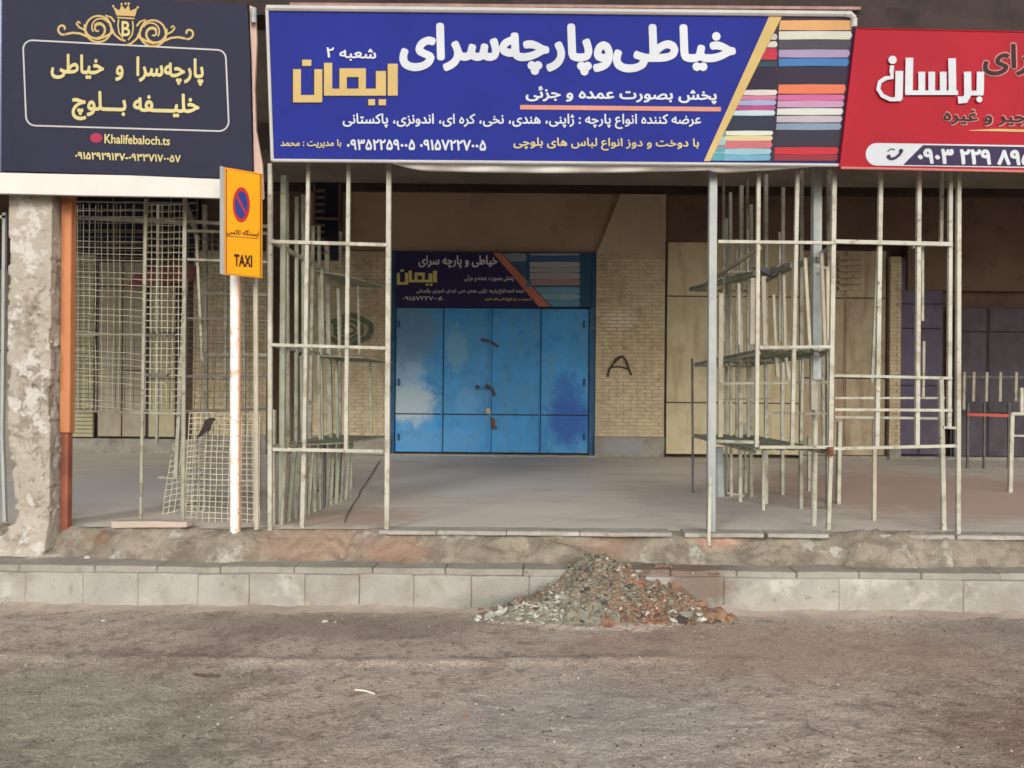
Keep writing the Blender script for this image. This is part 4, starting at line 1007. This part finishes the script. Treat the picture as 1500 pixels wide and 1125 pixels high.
letter('lettering', 'ایستگاه تاکسی', None, pt_, M['t_black'], tx, bold=.015, quad=((332, 334), (379, 338), (379, 348), (332, 344)))
q = MB(); ribbon(q, pt_, [(332, 345.5), (379, 349.5)], .9, .004); q.build('divider_line', M['rust'], tx)
letter('lettering', 'TAXI', None, pt_, M['t_black'], tx, bold=.035, quad=((343, 372), (369.5, 374), (369.5, 391.5), (343, 390)), shaped=False)

# ================================================================= rubble heap
rb = thing('rubble_heap', (.4, 4.75, 0), 'heap of grey and reddish rubble spilled over the kerb onto the road', 'rubble')
def hz(x, y):
    """heap height: a ridge that climbs from the road over the kerb to the bank"""
    cx = .42; 
    top = .30 * math.exp(-((x - .42) / .28) ** 2 - ((y - 4.78) / .30) ** 2)
    lobe = .13 * math.exp(-((x - .15) / .30) ** 2 - ((y - 4.60) / .17) ** 2) + .11 * math.exp(-((x - .78) / .28) ** 2 - ((y - 4.62) / .16) ** 2)
    z = top + lobe + .05 * math.exp(-((x + .12) / .2) ** 2 - ((y - 4.50) / .1) ** 2)
    return z * (1 + .25 * fbm(x, y, 7, 4)) + .012 * fbm(x, y, 30, 3) - .012
def ez(x, y):
    z = .275 * math.exp(-((x - .80) / .20) ** 2 - ((y - 4.84) / .22) ** 2) + .07 * math.exp(-((x - .92) / .22) ** 2 - ((y - 4.56) / .11) ** 2); z *= 1 + .3 * fbm(x, y, 9, 5); z += .006 * fbm(x, y, 40, 3)
    return z
hp = heightfield('heap', frange(-.5, 1.45, 150), frange(4.2, 5.05, 70), lambda x, y: hz(x, y) - .004, None or M['rub_grey'], rb)
hp.data.materials.append(M['rub_red']); hp.data.materials.append(M['dust'])
for p in hp.data.polygons:
    c = p.center; k = c.x - .52 + (4.75 - c.y) * .3 + .35 * noise.fractal(c * 7, .8, 2, 4)
    p.material_index = 1 if k > 0 and c.x < 1.3 else 0
    if c.z < .012: p.material_index = 2
mats_ = [M['rub_grey'], M['rub_white'], M['rub_red'], M['rub_brown'], M['rub_dark']]
q = MB(); cnt = 0
def pick(x, y):
    r = random.random(); k = x - .5 + (4.75 - y) * .25
    if x < .15 and y < 4.50: return 1 if r < .45 else (0 if r < .75 else (3 if r < .92 else 4))
    k += .25 * noise.noise(Vector((x * 6, y * 6, 2)))
    if k > .12: return 2 if r < .30 else (3 if r < .68 else (1 if r < .74 else (4 if r < .82 else 0)))
    return 0 if r < .48 else (3 if r < .84 else (1 if r < .86 else (4 if r < .93 else 2)))
while cnt < 8500:
    x = random.gauss(.36, .34); y = random.gauss(4.6, .13)
    if not (-.36 < x < 1.16 and 4.36 < y < 4.98): continue
    z = hz(x, y)
    if z < .004 and random.random() < .75: continue
    if y > YK - .01 and z < .2 and random.random() < .9: continue
    s = .0025 + .017 * random.random() ** 4.2 * (1.3 if x < .05 else 1)
    rock(q, (x, y, max(z, .002) + s * .25 if not (y > YK and z < .2) else max(z, .24)), s, pick(x, y), .8); cnt += 1
for i in range(2600):
    x = random.gauss(.88, .16); y = random.gauss(4.58, .10)
    if not (.5 < x < 1.2 and 4.38 < y < 4.95): continue
    z = max(hz(x, y), ez(x, y) - .012, .002)
    if z < .004 and random.random() < .6: continue
    if y > YK - .01 and z < .2 and random.random() < .9: continue
    s_ = .0025 + .013 * random.random() ** 4; r = random.random()
    rock(q, (x, y, z + s_ * .2 if not (y > YK and z < .2) else .245), s_, 2 if r < .4 else 3 if r < .7 else 4 if r < .82 else 0 if r < .95 else 1, .8)
o = q.build('fragments', mats_, rb); o['kind'] = 'stuff'
spots_ = [(1.13, 4.53, .065, 2), (1.05, 4.51, .06, 2), (1.18, 4.50, .045, 2), (.74, 4.80, .05, 1), (.98, 4.50, .045, 1), (.90, 4.47, .045, 0), (.98, 4.44, .035, 1), (1.08, 4.46, .03, 4), (1.06, 4.58, .05, 3), (.86, 4.42, .035, 4), (.80, 4.47, .03, 1), (1.0, 4.58, .05, 2), (1.12, 4.50, .045, 2), (1.16, 4.47, .035, 2), (.62, 4.74, .045, 1)]
for (x, y, s, mi) in spots_:
    q = MB(); rock(q, (x, y, max(0, hz(x, y)) + s * .3), s, 0, .8); q.build('chunk', mats_[mi], rb)
for i in range(46):
    x = random.uniform(-.2, 1.15); y = random.uniform(4.44, 4.8); s = random.uniform(.018, .032)
    if hz(x, y) < .02: continue
    q = MB(); rock(q, (x, y, hz(x, y) + s * .3), s, 0, .7); q.build('chunk', mats_[pick(x, y)], rb)
for i in range(40):   # pale plaster flakes at the left foot
    x = random.uniform(-.33, .14); y = random.uniform(4.38, 4.50); s = random.uniform(.012, .034)
    q = MB(); rock(q, (x, y, max(0, hz(x, y)) + .012), s, 0, .22); q.build('flake', M['rub_white'], rb)
# brown earth slope over the kerb right of the heap
o = heightfield('earth', frange(.45, 1.6, 90), frange(4.40, 5.0, 60), lambda x, y: ez(x, y) - .012, M['earth'], rb)
# crack in the bank above the heap
q = MB(); cr = [(800, 789), (828, 796), (850, 803), (868, 812), (884, 822), (896, 828)]
pk_ = Plane(0, 4.86, 1, 4.86)
for (a, b), (c_, d) in zip(cr[:-1], cr[1:]): q.bar(P(a, b, 4.97 - (b - 789) * .0035), P(c_, d, 4.97 - (d - 789) * .0035), .0055, 5)
q.build('root', M['rub_brown'], rb)

# dust and grit banked against the kerb foot
gd = heightfield('gutter_dust', frange(-5, 5, 500), frange(4.50, 4.70, 16), lambda x, y: -.004 + .030 * max(0, (y - 4.50) / .2) ** 2 * (.75 + .9 * fbm(x, y, 3, 4)) + .002 * fbm(x, y, 40, 2), M['dust'])
tag(gd, kind='structure')
# ================================================================= gravel and litter on the road
q = MB()
for i in range(11000):
    y = random.uniform(1.9, 4.66); x = random.uniform(-4.2, 4.4)
    if 3.7 < y < 4.45 and random.random() < .75: continue
    if i % 9 == 0: x = random.gauss(.4, .6); y = random.gauss(4.38, .12); y = min(y, 4.66)
    s = random.uniform(.0016, .0055) * (1.4 if random.random() < .04 else 1)
    z = road_z(x, y); mi = random.choice((0, 0, 3, 3, 4, 1 if random.random() < .3 else 0))
    a = random.uniform(0, 6.28)
    vs = [(x + s * 1.3 * math.cos(a + k * 1.571) * random.uniform(.7, 1.2), y + s * 1.3 * math.sin(a + k * 1.571) * random.uniform(.7, 1.2), z - .001) for k in range(4)]
    vs += [((v[0] - x) * .5 + x, (v[1] - y) * .5 + y, z + s * random.uniform(.5, .9)) for v in vs]
    q.add(vs, [(0, 1, 5, 4), (1, 2, 6, 5), (2, 3, 7, 6), (3, 0, 4, 7), (4, 5, 6, 7)], mi)
tag(q.build('gravel', mats_), 'fine loose gravel scattered over the dusty road', 'gravel', kind='stuff')
def R0(px, py): return P(px, py, YG(px, py, 0.0))
def litter(name, label, cat, fn, m):
    q = MB(); fn(q); return tag(q.build(name, m), label, cat)
litter('stick', 'short dark stick lying on the road at the left', 'stick', lambda q: q.path([R0(284, 991) + Vector((0, 0, .008)), R0(300, 994) + Vector((0, 0, .012)), R0(322, 993) + Vector((0, 0, .008))], .008, 6), M['twig'])
litter('straw', 'thin pale straw lying on the gravelly road', 'straw', lambda q: q.path([R0(520, 1013) + Vector((0, 0, .008)), R0(535, 1015) + Vector((0, 0, .01)), R0(549, 1019) + Vector((0, 0, .008))], .004, 6), M['litter'])
def chip(px, py, s): return lambda q: rock(q, R0(px, py) + Vector((0, 0, s * .4)), s, 0, .5)
litter('pebble', 'small cream pebble on the road near the left kerb', 'pebble', chip(151, 910, .014), M['litter'])
litter('pebble', 'pale grey pebble on the road below the taxi sign', 'pebble', chip(476, 912, .022), M['rub_white'])
litter('paper_scrap', 'folded brown paper scrap beside the grey pebble on the road', 'litter', chip(500, 916, .018), M['rub_brown'])
litter('stone_chip', 'orange brown stone chip low on the road', 'pebble', chip(410, 1090, .014), M['rub_red'])
litter('stone_chip', 'white stone chip in the hollow of the broken bank by the column', 'stone', lambda q: rock(q, P(130, 818, 4.93), .028, 0, .7), M['rub_white'])
litter('stone_chip', 'orange stone chip on the road right of the straw', 'pebble', chip(683, 1050, .010), M['orange_wood'])
